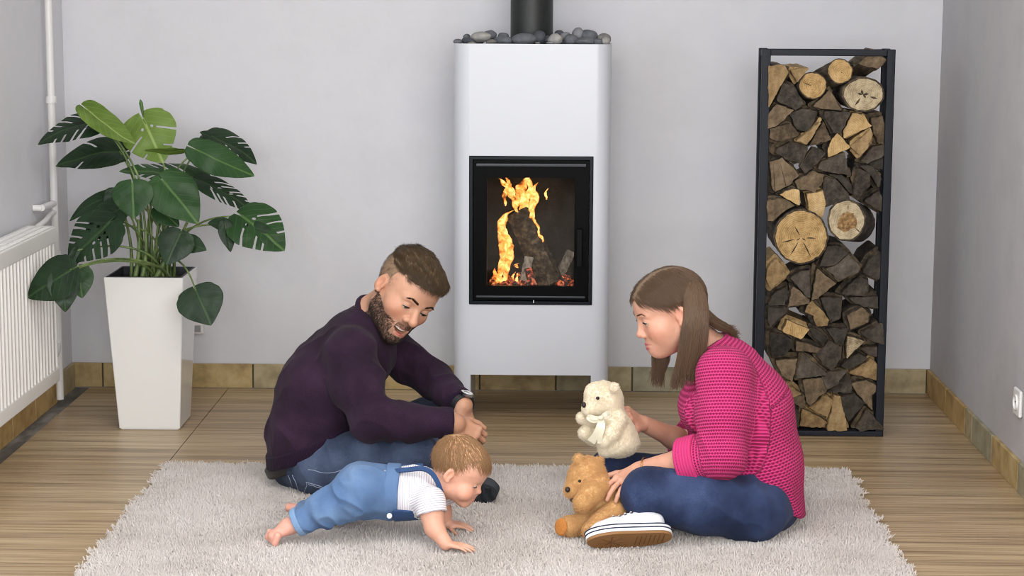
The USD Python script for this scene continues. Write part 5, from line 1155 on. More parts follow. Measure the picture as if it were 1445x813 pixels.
    hm_ = simple('hair_brown_base', '#66523a', .6); hs = hair_mat('hair_brown', '#4b3b29', '#9c8362')
    ph = part(t, 'hair', (tw(v), f), hm_, True, label='short brown hair swept forward')
    st_ = comb(v, f, 9500, 3, lambda p: np.c_[p[:, 0] * 2.0 + .25, np.full(len(p), .8), -.1 + p[:, 1] * 0], .026, .09, 5, .02, .11, core=np.array([0, -.01, .04]))
    strands(ph, 'strands', tw(st_.reshape(-1, 3)).reshape(st_.shape), .0008, hs)
    st_ = comb(*sides.mesh((-.1, -.14, -.08), (.1, .12, .16), .004), 3200, 5, lambda p: np.c_[p[:, 0] * 0, np.full(len(p), .2), np.full(len(p), -1.)], .010, .5, 3, .0, .3)
    strands(ph, 'strands', tw(st_.reshape(-1, 3)).reshape(st_.shape), .0005, hs)
    hv = tl(hm[0])
    def beardw(P):
        a = np.abs(P[:, 0]); jaw = (P[:, 2] < -.030 - .30 * np.clip(P[:, 1] - .0, -.02, .09) + .0 * a) & (P[:, 1] > -.012) & (P[:, 2] > -.135) & (P[:, 1] + .55 * (P[:, 2] + .10) > -.02)
        cheek = (a > .040) & (P[:, 2] < -.022) & (P[:, 1] > -.005) & (P[:, 1] < .05); low = (P[:, 2] < -.090) & (P[:, 1] > .02)
        must = (a < .030) & (P[:, 2] > -.0625) & (P[:, 2] < -.050) & (P[:, 1] > .085) & (P[:, 1] < .104); chin = (P[:, 2] < -.088) & (P[:, 1] > .03); corner = (a > .029) & (a < .06) & (P[:, 2] < -.052)
        bare = (a < .030) & (P[:, 2] > -.086) & (P[:, 2] < -.0635) & (P[:, 1] > .07)
        return ((jaw & (cheek | low | corner)) | must | chin).astype(float) * (~bare)
    st_ = comb(hv, hm[1], 8500, 8, lambda p: np.c_[p[:, 0] * 3 + np.sign(p[:, 0]) * (p[:, 2] > -.064), np.full(len(p), .25), np.full(len(p), -1.)], lambda p: np.where(p[:, 2] > -.064, np.where(np.abs(p[:, 0]) < .04, .004, .006), .0065), .5, 3, .0, .35, weight=beardw)
    strands(t, 'beard', tw(st_.reshape(-1, 3)).reshape(st_.shape), .0008, hair_mat('beard_hair', '#241b14', '#57442f'), label='trimmed dark brown beard')
    # teeth
    th = np.radians(np.linspace(-62, 62, 9)); ms = []
    for a0, a1 in zip(th, th[1:]):
        am = (a0 + a1) / 2; w = .0215 * (a1 - a0) * .48; b = arr(box(-w, w, -.003, .003, -.0045, .0045, .0015)); ms.append((b[0] @ rot([0, 0, 1], -math.degrees(am)).T + [.0215 * math.sin(am), .063 + .0225 * math.cos(am), -.0685 + .003 * abs(math.sin(am))], b[1]))
    part(t, 'teeth', (tw(join(*ms)[0]), join(*ms)[1]), tooth_mat, True)
    add_face(t, parts, hair_mat('brow_brown', '#2b1f17', '#4a382a'))
    # wristwatch
    ax = unit(wl - elL); d = unit(np.array((.62, -.70, .35)) - ax * ax.dot((.62, -.70, .35))); o = np.cross(ax, d); th = np.linspace(0, 2 * np.pi, 33); wc = wl - ax * .002
    ms = [wc + s * ax * .0045 + .0335 * (np.cos(th)[:, None] * d + np.sin(th)[:, None] * o) for s in (-2, -1, 0, 1, 2)]
    part(t, 'watch_strap', join(*[tube(q, .0032, 8, False) for q in ms]), simple('watch_strap', '#17171a', .6), True, label='black watch strap')
    def disc(r, h, z): v, f = arr(manifold3d.Manifold.cylinder(h, r, r, 40)); return (wc + d * (.0345 + z) + (v[:, :1] * ax + v[:, 1:2] * o + v[:, 2:] * d), f)
    w_ = part(t, 'watch_case', disc(.021, .009, 0.), simple('watch_steel', '#c9ccd0', .22, metallic=1.), 30, label='round steel watch case')
    part(w_, 'watch_dial', disc(.0175, .001, .0088), simple('watch_dial', '#d9dce0', .3))
    part(w_, 'watch_hand', join((lambda v, f: (wc + d * .0447 + (v[:, :1] * ax + v[:, 1:2] * o + v[:, 2:] * d), f))(*arr(box(-.0008, .0008, 0, .013, 0, .0006))), (lambda v, f: (wc + d * .0447 + (v[:, :1] * ax + v[:, 1:2] * o + v[:, 2:] * d), f))(*arr(box(0, .009, -.0008, .0008, 0, .0006)))), dark_plastic)
make_man()
# ---------------------------------------------------------------- the woman
def knit(name, c_lo, c_mid, c_hi, fu, fv):
    """Open knit in rows: holes between ridges, laid out on the mesh's own around/along coordinates."""
    nodes = {'uv': ('uvmap', {'attribute': 'st'}), 's': ('separate_xyz', {}), 'x1': ('math', {'math_type': 'multiply', 'value2': fu}), 'y1': ('math', {'math_type': 'multiply', 'value2': fv}), 'y2': ('math', {'math_type': 'multiply', 'value2': fv * .5}),
             'sy2': ('math', {'math_type': 'sine'}), 'sg': ('math', {'math_type': 'sign'}), 'ph': ('math', {'math_type': 'multiply_add', 'value2': 1.57}), 'sx': ('math', {'math_type': 'sine'}), 'sy': ('math', {'math_type': 'cosine'}),
             'ax': ('math', {'math_type': 'multiply_add', 'value2': .75, 'value3': .0}), 'ad': ('math', {'math_type': 'add'}), 'mr': ('map_range', {'from_min': -1.1, 'from_max': 1.0, 'clamp': True}),
             'r': ('rgb_ramp', {'ramp': [(0., lin(c_lo)), (.45, lin(c_mid)), (1., lin(c_hi))]}), 'b': ('bump', {'strength': .9, 'distance': .004}), 't': ('texture_coordinate', {}), 'n': ('noise_texture', {'scale': 500., 'detail': 2.}), 'hh': ('math', {'math_type': 'multiply_add', 'value2': .25}),
             'p': ('principled_bsdf', {'roughness': .85, 'sheen_weight': .05, 'specular_ior_level': .2})}
    links = [('uv.UV', 's.vector'), ('s.x', 'x1.value1'), ('s.y', 'y1.value1'), ('s.y', 'y2.value1'), ('y2.value', 'sy2.value1'), ('sy2.value', 'sg.value1'), ('sg.value', 'ph.value1'), ('x1.value', 'ph.value3'), ('ph.value', 'sx.value1'), ('y1.value', 'sy.value1'),
             ('sx.value', 'ax.value1'), ('ax.value', 'ad.value1'), ('sy.value', 'ad.value2'), ('ad.value', 'mr.value'), ('mr.result', 'r.fac'), ('r.color', 'p.base_color'), ('t.object', 'n.vector'), ('n.fac', 'hh.value1'), ('mr.result', 'hh.value3'), ('hh.value', 'b.height'), ('b.normal', 'p.normal')]
    return material(name, nodes, links, 'p.BSDF')
pink = knit('knit_pink', '#8a1446', '#c42b6d', '#da4886', 620., 720.)
pink_rib = simple('knit_pink_rib', '#c42d6e', .85, sheen_weight=.05)
denim_w = cloth('denim_woman', ['#171e33', '#232d48', '#334061', '#4a587b'], 700., .8, .35)
def make_woman():
    t = thing('person', 'woman with long brown hair in pink sweater sitting on the rug with teddy bears', 'person', W(1060, 740, 5.4) * [1, 1, 0] + [0, 0, .012])
    lat = unit((.12, -1., 0))
    neck0 = W(1000, 492, 5.44); F_, U_ = (-.92, -.24, -.31), (-.31, -.03, .94)
    hm, ht, tw, tl, parts, hc = head('woman', W(943, 440, 5.42), F_, U_, .97, (neck0, .047), '#d3a088', '#a9525c', .65)
    shL, elL, wrL = W(1022, 528, 5.30), W(1022, 640, 5.23), W(902, 664, 5.325)
    shR, elR, wrR = W(1000, 520, 5.62), W(985, 634, 5.70), W(908, 598, 5.60)
    hL = Clay().chain([elL, elL * .55 + wrL * .45, wrL], [.044, .037, .025], .02)
    hand(hL, wrL, unit(W(867, 690, 5.235) - wrL), (-.30, -.72, .62), (-.6, -.2, -.6), [(.20, .40, .3), (.22, .42, .3), (.28, .45, .3), (.35, .5, .3)], .84, .09, .25, .85)
    hR = Clay().chain([elR, elR * .55 + wrR * .45, wrR], [.040, .031, .0235], .02)
    hand(hR, wrR, unit(W(872, 574, 5.54) - wrR), (.25, -.45, .85), (-.3, -.8, .3), [(.25, .35, .25)] * 4, .80, .03, .3, .7)
    lo, hi = limits([elL, wrL, W(850, 720, 5.15), W(872, 660, 5.3)], .05); mL = hL.keep(plane(elL * .9 + wrL * .1, elL - wrL)).mesh(lo, hi, .0023)
    lo, hi = limits([elR, wrR, W(860, 570, 5.55)], .06); mR = hR.keep(plane(elR * .9 + wrR * .1, elR - wrR)).mesh(lo, hi, .0023)
    pel = W(1072, 700, 5.44); th_ = W(1040, 540, 5.44)
    inner = Clay().chain([pel, W(1062, 630, 5.44), W(1040, 545, 5.44), neck0 + [.02, 0, -.02], neck0], [.08, .075, .08, .06, .040], .04).chain([neck0 + [.02, 0, -.03], shL, elL, elL * .6 + wrL * .4], [.05, .045, .04, .032]).chain([neck0 + [.02, 0, -.03], shR, elR, elR * .6 + wrR * .4], [.05, .045, .038, .032])
    inner.chain([pel, W(1062, 725, 5.30), W(915, 697, 5.25), W(1000, 715, 5.50)], [.08, .07, .045, .035]).chain([pel, W(1040, 690, 5.58), W(860, 668, 5.62), W(887, 740, 5.30)], [.08, .07, .045, .031])
    lo, hi = limits([pel, neck0, shL, shR, elL, elR, W(860, 668, 5.62), W(889, 738, 5.32), W(915, 697, 5.25)], .09); mi = inner.mesh(lo, hi, .009)
    body = join(hm, mL, mR, mi)
    part(t, 'body', body, skin_mat, True, tint=np.vstack([ht, flat_tint(mL, '#d29c83'), flat_tint(mR, '#d29c83'), flat_tint(mi, '#d7a48c')]))
    # jeans
    j = Clay().add(flatcone(W(1075, 700, 5.44), W(1062, 690, 5.44), .112, .112, lat, 1.35), .04)
    hpL, knL, akL = W(1062, 718, 5.29), W(914, 697, 5.24), np.array([.40, 5.50, .075]); hpR, knR, akR = W(1040, 690, 5.58), W(862, 668, 5.62), W(893, 733, 5.33)
    j.chain([hpL, (hpL + knL) / 2 + [0, 0, .004], knL], [.094, .086, .070], .04).chain([knL, (knL + akL) / 2, akL], [.066, .058, .046], .02)
    j.chain([hpR, (hpR + knR) / 2, knR], [.09, .076, .064], .03).chain([knR, (knR + akR) / 2, knR * .2 + akR * .8], [.060, .050, .042], .03)
    j.keep(plane((0, 0, .012), (0, 0, -1)), .01)
    lo, hi = limits([W(1075, 700, 5.44), hpL, knL, knR, akR, akL, hpR], .16); jm = relax(j.mesh(lo, hi, .0045), 6)
    jm = crease(jm, .019, 13., (-.3, .3, .8), 19, lambda v: np.clip(.25 + np.exp(-((v - hpL - [-.02, -.03, .05]) ** 2).sum(1) / .012) + .9 * np.exp(-((v - knL - [.05, 0, -.04]) ** 2).sum(1) / .006) + np.exp(-((v - akR) ** 2).sum(1) / .006), 0, 1.3))
    part(t, 'jeans', jm, denim_w, True, label='dark blue jeans')
    # sweater
    s0, s1, s2, s3, s4 = W(1083, 740, 5.44), W(1066, 650, 5.44), W(1048, 575, 5.44), W(1022, 520, 5.44), W(1004, 494, 5.44)
    sw = Clay()
    for a, b, ra, rb in ((s0, s1, .108, .117), (s1, s2, .117, .124), (s2, s3, .124, .088)): sw.add(flatcone(a, b, ra, rb, lat, 1.36), .06)
    sw.add(flatcone(s3, s4, .082, .050, lat, 1.35), .05)
    sw.add(ell(W(985, 575, 5.42), (.055, .13, .065)), .05)
    sw.keep(plane(W(1088, 715, 5.30), (-.48, 0, -.88)), .012)
    cfL, cfR = elL * .52 + wrL * .48, elR * .66 + wrR * .34
    aL = Clay().chain([shL, shL * .5 + elL * .5 + [0, -.005, 0], elL, cfL - unit(wrL - elL) * .0, cfL + unit(wrL - elL) * .04], [.078, .070, .060, .055, .053], .03).keep(plane(cfL, wrL - elL))
    aR = Clay().chain([shR, (shR + elR) / 2, elR, cfR + unit(wrR - elR) * .04], [.075, .07, .06, .055], .03).keep(plane(cfR, wrR - elR))
    sw.add(aL.value, .03).add(aR.value, .03)
    sw.cut(cone(cfL - unit(wrL - elL) * .02, cfL + unit(wrL - elL) * .03, .044, .05), .003)
    nd = unit(W(980, 462, 5.44) - neck0); sw.cut(cone(neck0 - nd * .012, neck0 + nd * .06, .060, .075), .006)
    lo, hi = limits([s0, s1, s2, s4, shL, elL, shR, elR, cfL, cfR], .19); m = relax(sw.mesh(lo, hi, .004), 5)
    pit = W(1040, 600, 5.25)
    m = crease(m, .012, 11., (.5, .1, -.85), 15, lambda v: np.clip(.3 + 1. * np.exp(-((v - pit) ** 2).sum(1) / .01) + np.exp(-((v - elL) ** 2).sum(1) / .012) + .7 * np.exp(-((v - s0 - [-.02, -.13, .04]) ** 2).sum(1) / .02), 0, 1.4))
    uv = bone_uv(m[0], [(s0, s2, .14, lat), (s2, s4, .14, lat), (shL, elL, .095, (1, 0, 0)), (elL, cfL, .075, (0, 0, 1)), (shR, elR, .08, (1, 0, 0)), (elR, cfR, .07, (0, 0, 1))])
    p = part(t, 'sweater', m, pink, True, uv=uv, label='bright pink open-knit sweater')
    # ribbed cuff: rings around the sleeve's end
    ax = unit(wrL - elL); ca = unit(np.cross(ax, [0, 1, 0])); cb = np.cross(ax, ca); th = np.linspace(0, 2 * np.pi, 41); ms = []
    for q in range(6):
        c_ = cfL - ax * (.002 + .0085 * q); ms.append(tube(c_ + (.0605 + .0004 * q) * (np.cos(th)[:, None] * ca + np.sin(th)[:, None] * cb), .0058, 8, False))
    part(p, 'cuff', join(*ms), pink_rib, True)
    ca = unit(np.cross(nd, [0, 1, 0])); cb = np.cross(nd, ca)
    ring = neck0 + nd * .004 + (np.cos(th)[:, None] * ca * .062 + np.sin(th)[:, None] * cb * .070); part(p, 'collar', tube(ring, .008, 8, False), pink_rib, True)
    # canvas shoe lying on its outer edge, sole towards the camera
    canvas = [simple('canvas_white', '#dfe0e4', .7), simple('rubber_gum', '#8a6238', .6), simple('gum_dark', '#6b4826', .6)]
    sh, tws, L, w, out = shoe(t, W(946, 757, 5.16), W(830, 766, 5.13), (.06, .70, .66), canvas, 'canvas', label='white canvas shoe with a brown gum sole', side=-1)
    navy = simple('navy_stripe', '#1d2440', .6); rubber = simple('rubber_white', '#e6e6e8', .5)
    fox = plate(out.buffer(.006), .004, .026); part(sh, 'foxing', (tws(fox[0]), fox[1]), rubber, 25, label='white rubber side band')
    ringp = np.array(out.buffer(.0068).exterior.coords)
    for z in (.0245, .014): part(sh, 'stripe', (lambda q: (tws(q[0]), q[1]))(tube(np.c_[ringp, np.full(len(ringp), z)], .0016, 6, False)), navy, 30)
    grooves = []
    for q in range(8):
        a = q * np.pi / 4; grooves.append(tube([(.0, L * .72, -.0048), (.026 * math.cos(a), L * .72 + .038 * math.sin(a), -.0048)], .0012, 5))
    for q in range(7): grooves.append(tube([(-w * .55, L * (.08 + .055 * q), -.0048), (w * .55, L * (.10 + .055 * q), -.0048)], .0012, 5))
    g_ = join(*grooves); part(sh, 'tread', (tws(g_[0]), g_[1]), canvas[2], 30)
    st = Clay().add(cone((0, L * .20, .045), (0, L * .62, .035), w * .72, w * .86), .03).add(ell((0, L * .72, .026), (w * .92, L * .26, .036)), .02).add(cone((0, L * .45, .056), (0, L * .30, .060), w * .55, w * .6), .02)
    def top_of(x, y):
        z = .14
        while st.value(np.array([[x, y, z]]))[0] > 0 and z > 0: z -= .001
        return np.array([x, y, z])
    eyel = simple('eyelet_dark', '#3a3d48', .4)
    for q in range(5):
        for sx in (-1, 1):
            c_ = top_of(sx * .021, L * (.36 + .075 * q)); part(sh, 'eyelet', (lambda v, f: (tws(v * .0042 + c_), f))(np.array(trimesh.creation.icosphere(2).vertices) * [1, 1, .5], np.array(trimesh.creation.icosphere(2).faces)), eyel, True)
        P_ = [top_of(x, L * (.36 + .075 * q)) + [0, 0, .002] for x in np.linspace(-.021, .021, 7)]
        lc = tube(P_, .0026, 6); part(sh, 'lace', (tws(lc[0]), lc[1]), rubber, True)
    shoe(t, (.44, 5.52, .06), (.22, 5.56, .05), (0, .5, .85), canvas, 'canvas')
    # face, earring, bracelet, necklace
    add_face(t, parts, hair_mat('brow_light_brown', '#5a4030', '#7d5f48'))
    ec = tw((-.086, -.006, -.034)); part(t, 'earring', (np.array(trimesh.creation.icosphere(2).vertices) * .0035 + ec, np.array(trimesh.creation.icosphere(2).faces)), simple('gold', '#b8924a', .25, metallic=1.), True)
    bx = unit(wrL - elL); ba = unit(np.cross(bx, [0, 1, 0])); bb_ = np.cross(bx, ba); bc = wrL - bx * .022
    part(t, 'bracelet', tube(bc + .0315 * (np.cos(th)[:, None] * ba + np.sin(th)[:, None] * bb_), .0018, 6, False), simple('bracelet_gold', '#c9a25a', .25, metallic=1.), True)
    # hair: cap, falling sheets on both sides and down the back; long strands over them
    hb = simple('hair_long_base', '#755f4a', .6); hs = hair_mat('hair_long', '#46342a' if 0 else '#5f4a38', '#b8997a', .36)
    down = np.array([0, 0, -1.]) @ frame(F_, U_)
    cap = Clay().add(lambda P: np.minimum(hc.value(P) - .0045, ell((0, -.018, .030), (.0825, .106, .093))(P)), .001).keep(lambda P: np.maximum.reduce([P[:, 1] - .110, -P[:, 2] + np.interp(P[:, 1], [-.12, -.06, -.045, -.03, .005, .05, .095], [-.05, -.03, 0, .028, .030, .044, .072])]), .006)
    def px(a, b, y): return tl(W(a, b, y))
    sheet = Clay()
    def drape(pix, wid, thk, ax, seed, skew=0.):
        """A sheet of hair: flat ellipses swept along a line, in world space."""
        c_ = spline([W(*q) for q in pix], 40); tg = np.gradient(c_, axis=0); tg /= np.linalg.norm(tg, axis=1, keepdims=True); s_ = np.linspace(0, 1, 40)
        a = np.interp(s_, np.linspace(0, 1, len(wid)), wid); b = np.interp(s_, np.linspace(0, 1, len(thk)), thk); th = np.linspace(0, 2 * np.pi, 41)[:-1]; ax = np.asarray(ax, float)
        sd = ax - tg * (tg @ ax)[:, None]; sd /= np.linalg.norm(sd, axis=1, keepdims=True); nn = np.cross(tg, sd)
        wav = 1 + .22 * (meshkit.fbm(np.c_[np.cos(th) * 5, np.sin(th) * 5, th * 0 + seed], 2, seed) - .5)
        V = c_[:, None] + (a[:, None] * np.cos(th))[..., None] * sd[:, None] + (b[:, None] * np.sin(th) * wav)[..., None] * nn[:, None]
        V[..., 2] += skew * (s_ ** 3)[:, None] * (a[:, None] * np.cos(th))
        return loft(list(V)), (c_, sd, nn, a, b)
    def loft(rings):
        m_ = len(rings[0]); n_ = len(rings); V = np.vstack(rings); i, j = np.meshgrid(np.arange(n_ - 1), np.arange(m_), indexing='ij')
        return V, np.stack([i * m_ + j, i * m_ + (j + 1) % m_, (i + 1) * m_ + (j + 1) % m_, (i + 1) * m_ + j], -1).reshape(-1, 4)
    near = drape([(964, 388, 5.44), (976, 408, 5.375), (982, 435, 5.345), (980, 470, 5.335), (975, 505, 5.333), (969, 529, 5.335)], [.012, .030, .034, .035, .037, .038], [.004, .016, .018, .016, .012, .003], (1, 0, -.1), 1, .55)
    back = drape([(955, 392, 5.43), (977, 412, 5.43), (990, 436, 5.44), (1006, 453, 5.44), (1021, 461, 5.45), (1036, 468, 5.46)], [.04, .066, .066, .056, .045, .024], [.01, .02, .018, .013, .008, .003], (0, 1, 0), 2)
    far = drape([(945, 450, 5.50), (935, 480, 5.50), (932, 510, 5.49), (927, 531, 5.49)], [.012, .024, .024, .014], [.012, .012, .009, .002], (1, 0, 0), 3)
    v1, f1 = cap.mesh((-.12, -.15, -.12), (.12, .12, .17), .0035)
    hp = join((tw(v1), f1), near[0], back[0], far[0]); ph = part(t, 'hair', hp, hb, True, label='long straight brown hair')
    r = np.random.default_rng(6); locks = []
    def lock(way, n, spread, y0=0., tail=.02):
        for _ in range(n):
            o = r.normal(0, 1, 3) * spread; L_ = np.array(way) + o * np.linspace(.6, 1.15, len(way))[:, None]; L_[-1] += down * r.uniform(-tail, tail) + r.normal(0, .006, 3)
            locks.append(spline(L_, 14))
    for (_, (c_, sd, nn, a, b)), n in ((near, 1500), (back, 1000), (far, 500)):
        for _ in range(n):
            th_ = r.uniform(0, 2 * np.pi); k0 = r.integers(0, 14); ii = np.linspace(k0, 39, 9).astype(int); wob = r.normal(0, .04)
            L_ = c_[ii] + (a[ii] * 1.01 * np.cos(th_ + wob * np.linspace(0, 1, 9)))[:, None] * sd[ii] + ((b[ii] + .0012) * np.sin(th_))[:, None] * nn[ii]
            if a is near[1][3]: L_[:, 2] += .55 * (ii / 39) ** 3 * a[ii] * np.cos(th_)
            L_[-1] += [r.normal(0, .005), r.normal(0, .003), r.uniform(-.034, .010)]; L_[5:] += r.normal(0, .0016, 3); locks.append(L_)
    locks = np.array(locks); strands(ph, 'strands', locks, .0013, hs)
    st_ = comb(v1, f1, 6500, 9, lambda p: np.where((p[:, 1:2] < -.055), np.c_[p[:, 0] * 2, np.full(len(p), -.6), np.full(len(p), -1.)], np.c_[np.sign(p[:, 0] + .012) * .8, np.full(len(p), -.40), np.full(len(p), -.75)]), lambda p: np.where(p[:, 1] < -.055, .022, .050), .06, 6, .0, .08, core=np.array([0, -.018, .03]))
    strands(ph, 'strands', tw(st_.reshape(-1, 3)).reshape(st_.shape), .0011, hs)
make_woman()
# ---------------------------------------------------------------- the baby
overall_blue = cloth('denim_baby', ['#41597c', '#526d94', '#6782a6', '#849cba'], 800., .8, .3)
overall_navy = cloth('denim_baby_strap', ['#283c5e', '#354d75', '#45608a'], 800., .8, .3)
overall_light = cloth('denim_baby_cuff', ['#6685ab', '#7d9abd', '#94aecb'], 800., .8, .3)
stripe_mat = material('striped_jersey', {'t': ('uvmap', {'attribute': 'st'}), 's': ('separate_xyz', {}), 'm': ('math', {'math_type': 'multiply', 'value2': 980.}), 'si': ('math', {'math_type': 'sine'}), 'mr': ('map_range', {'from_min': .35, 'from_max': .8, 'clamp': True}), 'r': ('rgb_ramp', {'ramp': [(0., lin('#e6e2e4')), (1., lin('#b4aebb'))]}), 'p': ('principled_bsdf', {'roughness': .9, 'sheen_weight': .1})},
                      [('t.UV', 's.vector'), ('s.y', 'm.value1'), ('m.value', 'si.value1'), ('si.value', 'mr.value'), ('mr.result', 'r.fac'), ('r.color', 'p.base_color')], 'p.BSDF')
def unit_rows(a): return a / (np.linalg.norm(a, axis=1, keepdims=True) + 1e-9)
def make_baby():
    t = thing('baby', 'baby in striped shirt and blue dungarees propped on hands and toes on the rug', 'baby', W(540, 750, 5.25) * [1, 1, 0] + [0, 0, .02])
    neck0 = W(612, 690, 5.26)
    F_, U_ = (.83, -.30, -.46), (.46, -.06, .88)
    hm, ht, tw, tl, parts, hc = head('baby', W(650, 667, 5.24), F_, U_, .74, (neck0, .040), '#dca78f', '#c47a70', .6)
    base = '#dba68e'
    shN, elN, wrN = W(606, 708, 5.165), W(613, 745, 5.135), W(629, 767, 5.115); shF, elF, wrF = W(618, 702, 5.34), W(623, 722, 5.335), W(629, 738, 5.33)
    limbs = Clay().chain([shN, (shN + elN) / 2, elN, wrN], [.031, .029, .0245, .0185], .015)
    hand(limbs, wrN, (.97, -.22, -.10), (.1, -.1, .98), (0, 1, 0), [(.12, .15, .1)] * 4, .46, .10, .1, .9)
    limbs.chain([shF, elF, wrF], [.031, .026, .018], .015); hand(limbs, wrF, (.98, -.05, -.10), (.1, -.1, .98), (0, -1, 0), [(.12, .15, .1)] * 4, .46, .10, .1, .9)
    ank = W(407, 743, 5.19); ball = W(385, 757, 5.165); la = unit(W(394, 767, 5.13) - W(372, 754, 5.19))
    limbs.chain([W(430, 735, 5.19), ank], [.026, .022], .01).add(flatcone(ank, ball, .017, .013, la, 1.35), .015)
    heel = ank + [.004, .012, .002]; limbs.ball(heel, .017, .01)
    for i in range(5):
        b = ball + la * (-.022 + .0105 * i); r = (.0062, .0066, .007, .0074, .0092)[i]; dv = unit(ball - ank + [-.1, 0, -.35]) ; limbs.add(cone(b - dv * .008, b + dv * (.012 + .002 * (i > 2)), r * 1.05, r), .0025)
    akF = W(432, 722, 5.47); blF = W(408, 716, 5.50)
    limbs.chain([W(445, 718, 5.43), akF], [.026, .022], .01).add(flatcone(akF, blF, .017, .012, (0, 1, .2), 1.3), .015)
    ch, be, hi_ = W(592, 694, 5.25), W(552, 696, 5.25), W(514, 691, 5.25)
    lo, hi = limits([shN, wrN, wrN + [.07, 0, 0], shF, wrF, wrF + [.07, 0, 0]], .045); m1 = limbs.mesh(lo, hi, .0024)
    lo, hi = limits([W(430, 735, 5.19), ank, ball, akF, blF, W(445, 718, 5.43)], .04); m2 = limbs.mesh(lo, hi, .0024)
    inner = Clay().chain([hi_, be, ch, neck0], [.055, .055, .055, .03], .03).chain([ch, shN], [.04, .03]).chain([ch, shF], [.04, .03]).chain([hi_, W(462, 718, 5.19), ank], [.05, .03, .02]).chain([hi_, W(470, 712, 5.36), akF], [.05, .03, .02])
    lo, hi = limits([hi_, ch, shN, shF, neck0, ank, akF], .08); mi = inner.mesh(lo, hi, .008)
    body = join(hm, m1, m2, mi); part(t, 'body', body, skin_mat, True, tint=np.vstack([ht, flat_tint(m1, base), flat_tint(m2, '#dea391'), flat_tint(mi, base)]))
    # shirt
    s = Clay().add(flatcone(be, ch, .068, .066, (0, 1, 0), 1.18), .03).add(flatcone(ch, neck0 + [-.01, 0, 0], .064, .042, (0, 1, 0), 1.3), .03)
    cuN = shN * .52 + elN * .48; cuF = shF * .4 + elF * .6
    a1 = Clay().chain([shN, elN], [.042, .041]).keep(plane(cuN, elN - shN)); a2 = Clay().chain([shF, elF], [.041, .041]).keep(plane(cuF, elF - shF))
    s.add(a1.value, .02).add(a2.value, .02).cut(cone(neck0 + [.0, 0, 0], W(640, 680, 5.25), .044, .05), .005).cut(cone(cuN - unit(elN - shN) * .01, elN, .035, .035), .002)
    lo, hi = limits([be, ch, neck0, shN, elN, shF, elF], .10); m = relax(s.mesh(lo, hi, .0032), 3); m = crease(m, .006, 22., (0, .2, 1), 31)
    uv = bone_uv(m[0], [(be - [.1, 0, 0], ch + [.05, 0, 0], .08, (0, 0, 1)), (shN, elN, .05, (1, 0, 0)), (shF, elF, .05, (1, 0, 0))]); part(t, 'shirt', m, stripe_mat, True, uv=uv, label='white short-sleeved shirt with fine stripes')
    # dungarees
    d = Clay().add(flatcone(hi_ + [-.008, 0, 0], be, .074, .072, (0, 1, 0), 1.2), .03)
    knN, knF = W(462, 717, 5.19), W(472, 712, 5.36)
    d.chain([W(508, 694, 5.195), knN, ank + (knN - ank) * .12], [.067, .043, .033], .03).chain([W(508, 692, 5.32), knF, akF], [.066, .046, .032], .03)
    d.keep(plane(ank + (knN - ank) * .22, ank - knN), .002) if False else None
    cut = W(562, 694, 5.25)
    leg_end = ank + (knN - ank) * .20
    d.keep(lambda P: np.where((P[:, 1] < 5.27) & (P[:, 0] < leg_end[0] + .06), plane(leg_end, ank - knN)(P), -1.), .002).keep(plane(cut, (1, 0, -.05)), .003)
    lo, hi = limits([hi_, be, knN, knF, ank, akF], .10); m = relax(d.mesh(lo, hi, .0034), 4)
    m = crease(m, .017, 18., (-.5, 0, .5), 33, lambda v: np.clip(.35 + np.exp(-((v - W(485, 725, 5.15)) ** 2).sum(1) / .006) + np.exp(-((v - W(455, 730, 5.15)) ** 2).sum(1) / .004), 0, 1.3))
    pd = part(t, 'dungarees', m, overall_blue, True, label='blue denim dungarees')
    cf = Clay().add(cone(leg_end + (knN - ank) * .10, leg_end + (ank - knN) * .06, .0415, .0375), .01).keep(plane(leg_end + (ank - knN) * .03, ank - knN)).keep(plane(leg_end + (knN - ank) * .12, knN - ank))
    lo, hi = limits([leg_end], .07); part(pd, 'cuff', cf.mesh(lo, hi, .003), overall_light, True, label='paler turned-up cuff')
    wb = Clay().add(flatcone(hi_, ch, .0765, .0725, (0, 1, 0), 1.2), .01).keep(plane(cut + [.004, 0, 0], (1, 0, -.05))).keep(plane(cut - [.034, 0, 0], (-1, 0, .05)))
    lo, hi = limits([cut], .13); part(pd, 'waistband', wb.mesh(lo, hi, .0034), overall_blue, True)
    bibc = Clay().add(flatcone(be, ch + [.01, 0, 0], .077, .0745, (0, 1, 0), 1.19), .01).keep(plane(W(575, 720, 5.17), (.02, .2, 1))).keep(plane(W(598, 700, 5.25), (1, 0, 0))).keep(plane(cut - [.01, 0, 0], (-1, 0, 0)))
    lo, hi = limits([be, ch], .11); part(pd, 'bib', bibc.mesh(lo, hi, .0034), overall_navy, True)
    def strap(pix, w, mat):
        P = spline([W(*q) for q in pix], 26); tg = np.gradient(P, axis=0); n = unit((0, -.75, .65)); V = []
        for p_, g_ in zip(P, tg):
            sd = unit(np.cross(g_, n)); nn = np.cross(sd, unit(g_)); V += [p_ + sd * w - nn * .003, p_ + sd * w + nn * .003, p_ - sd * w + nn * .003, p_ - sd * w - nn * .003]
        k = 4; i, j = np.meshgrid(np.arange(25), np.arange(k), indexing='ij'); q = np.stack([i * k + j, i * k + (j + 1) % k, (i + 1) * k + (j + 1) % k, (i + 1) * k + j], -1).reshape(-1, 4)
        return part(pd, 'strap', (np.array(V), np.vstack([q, [[0, 3, 2, 1], [100, 101, 102, 103]]])), mat)
    strap([(550, 667, 5.225), (565, 664, 5.205), (580, 662.5, 5.195), (596, 661.5, 5.185), (607, 666, 5.178), (615, 676, 5.175), (620, 687, 5.175), (623, 697, 5.185)], .0062, overall_navy)
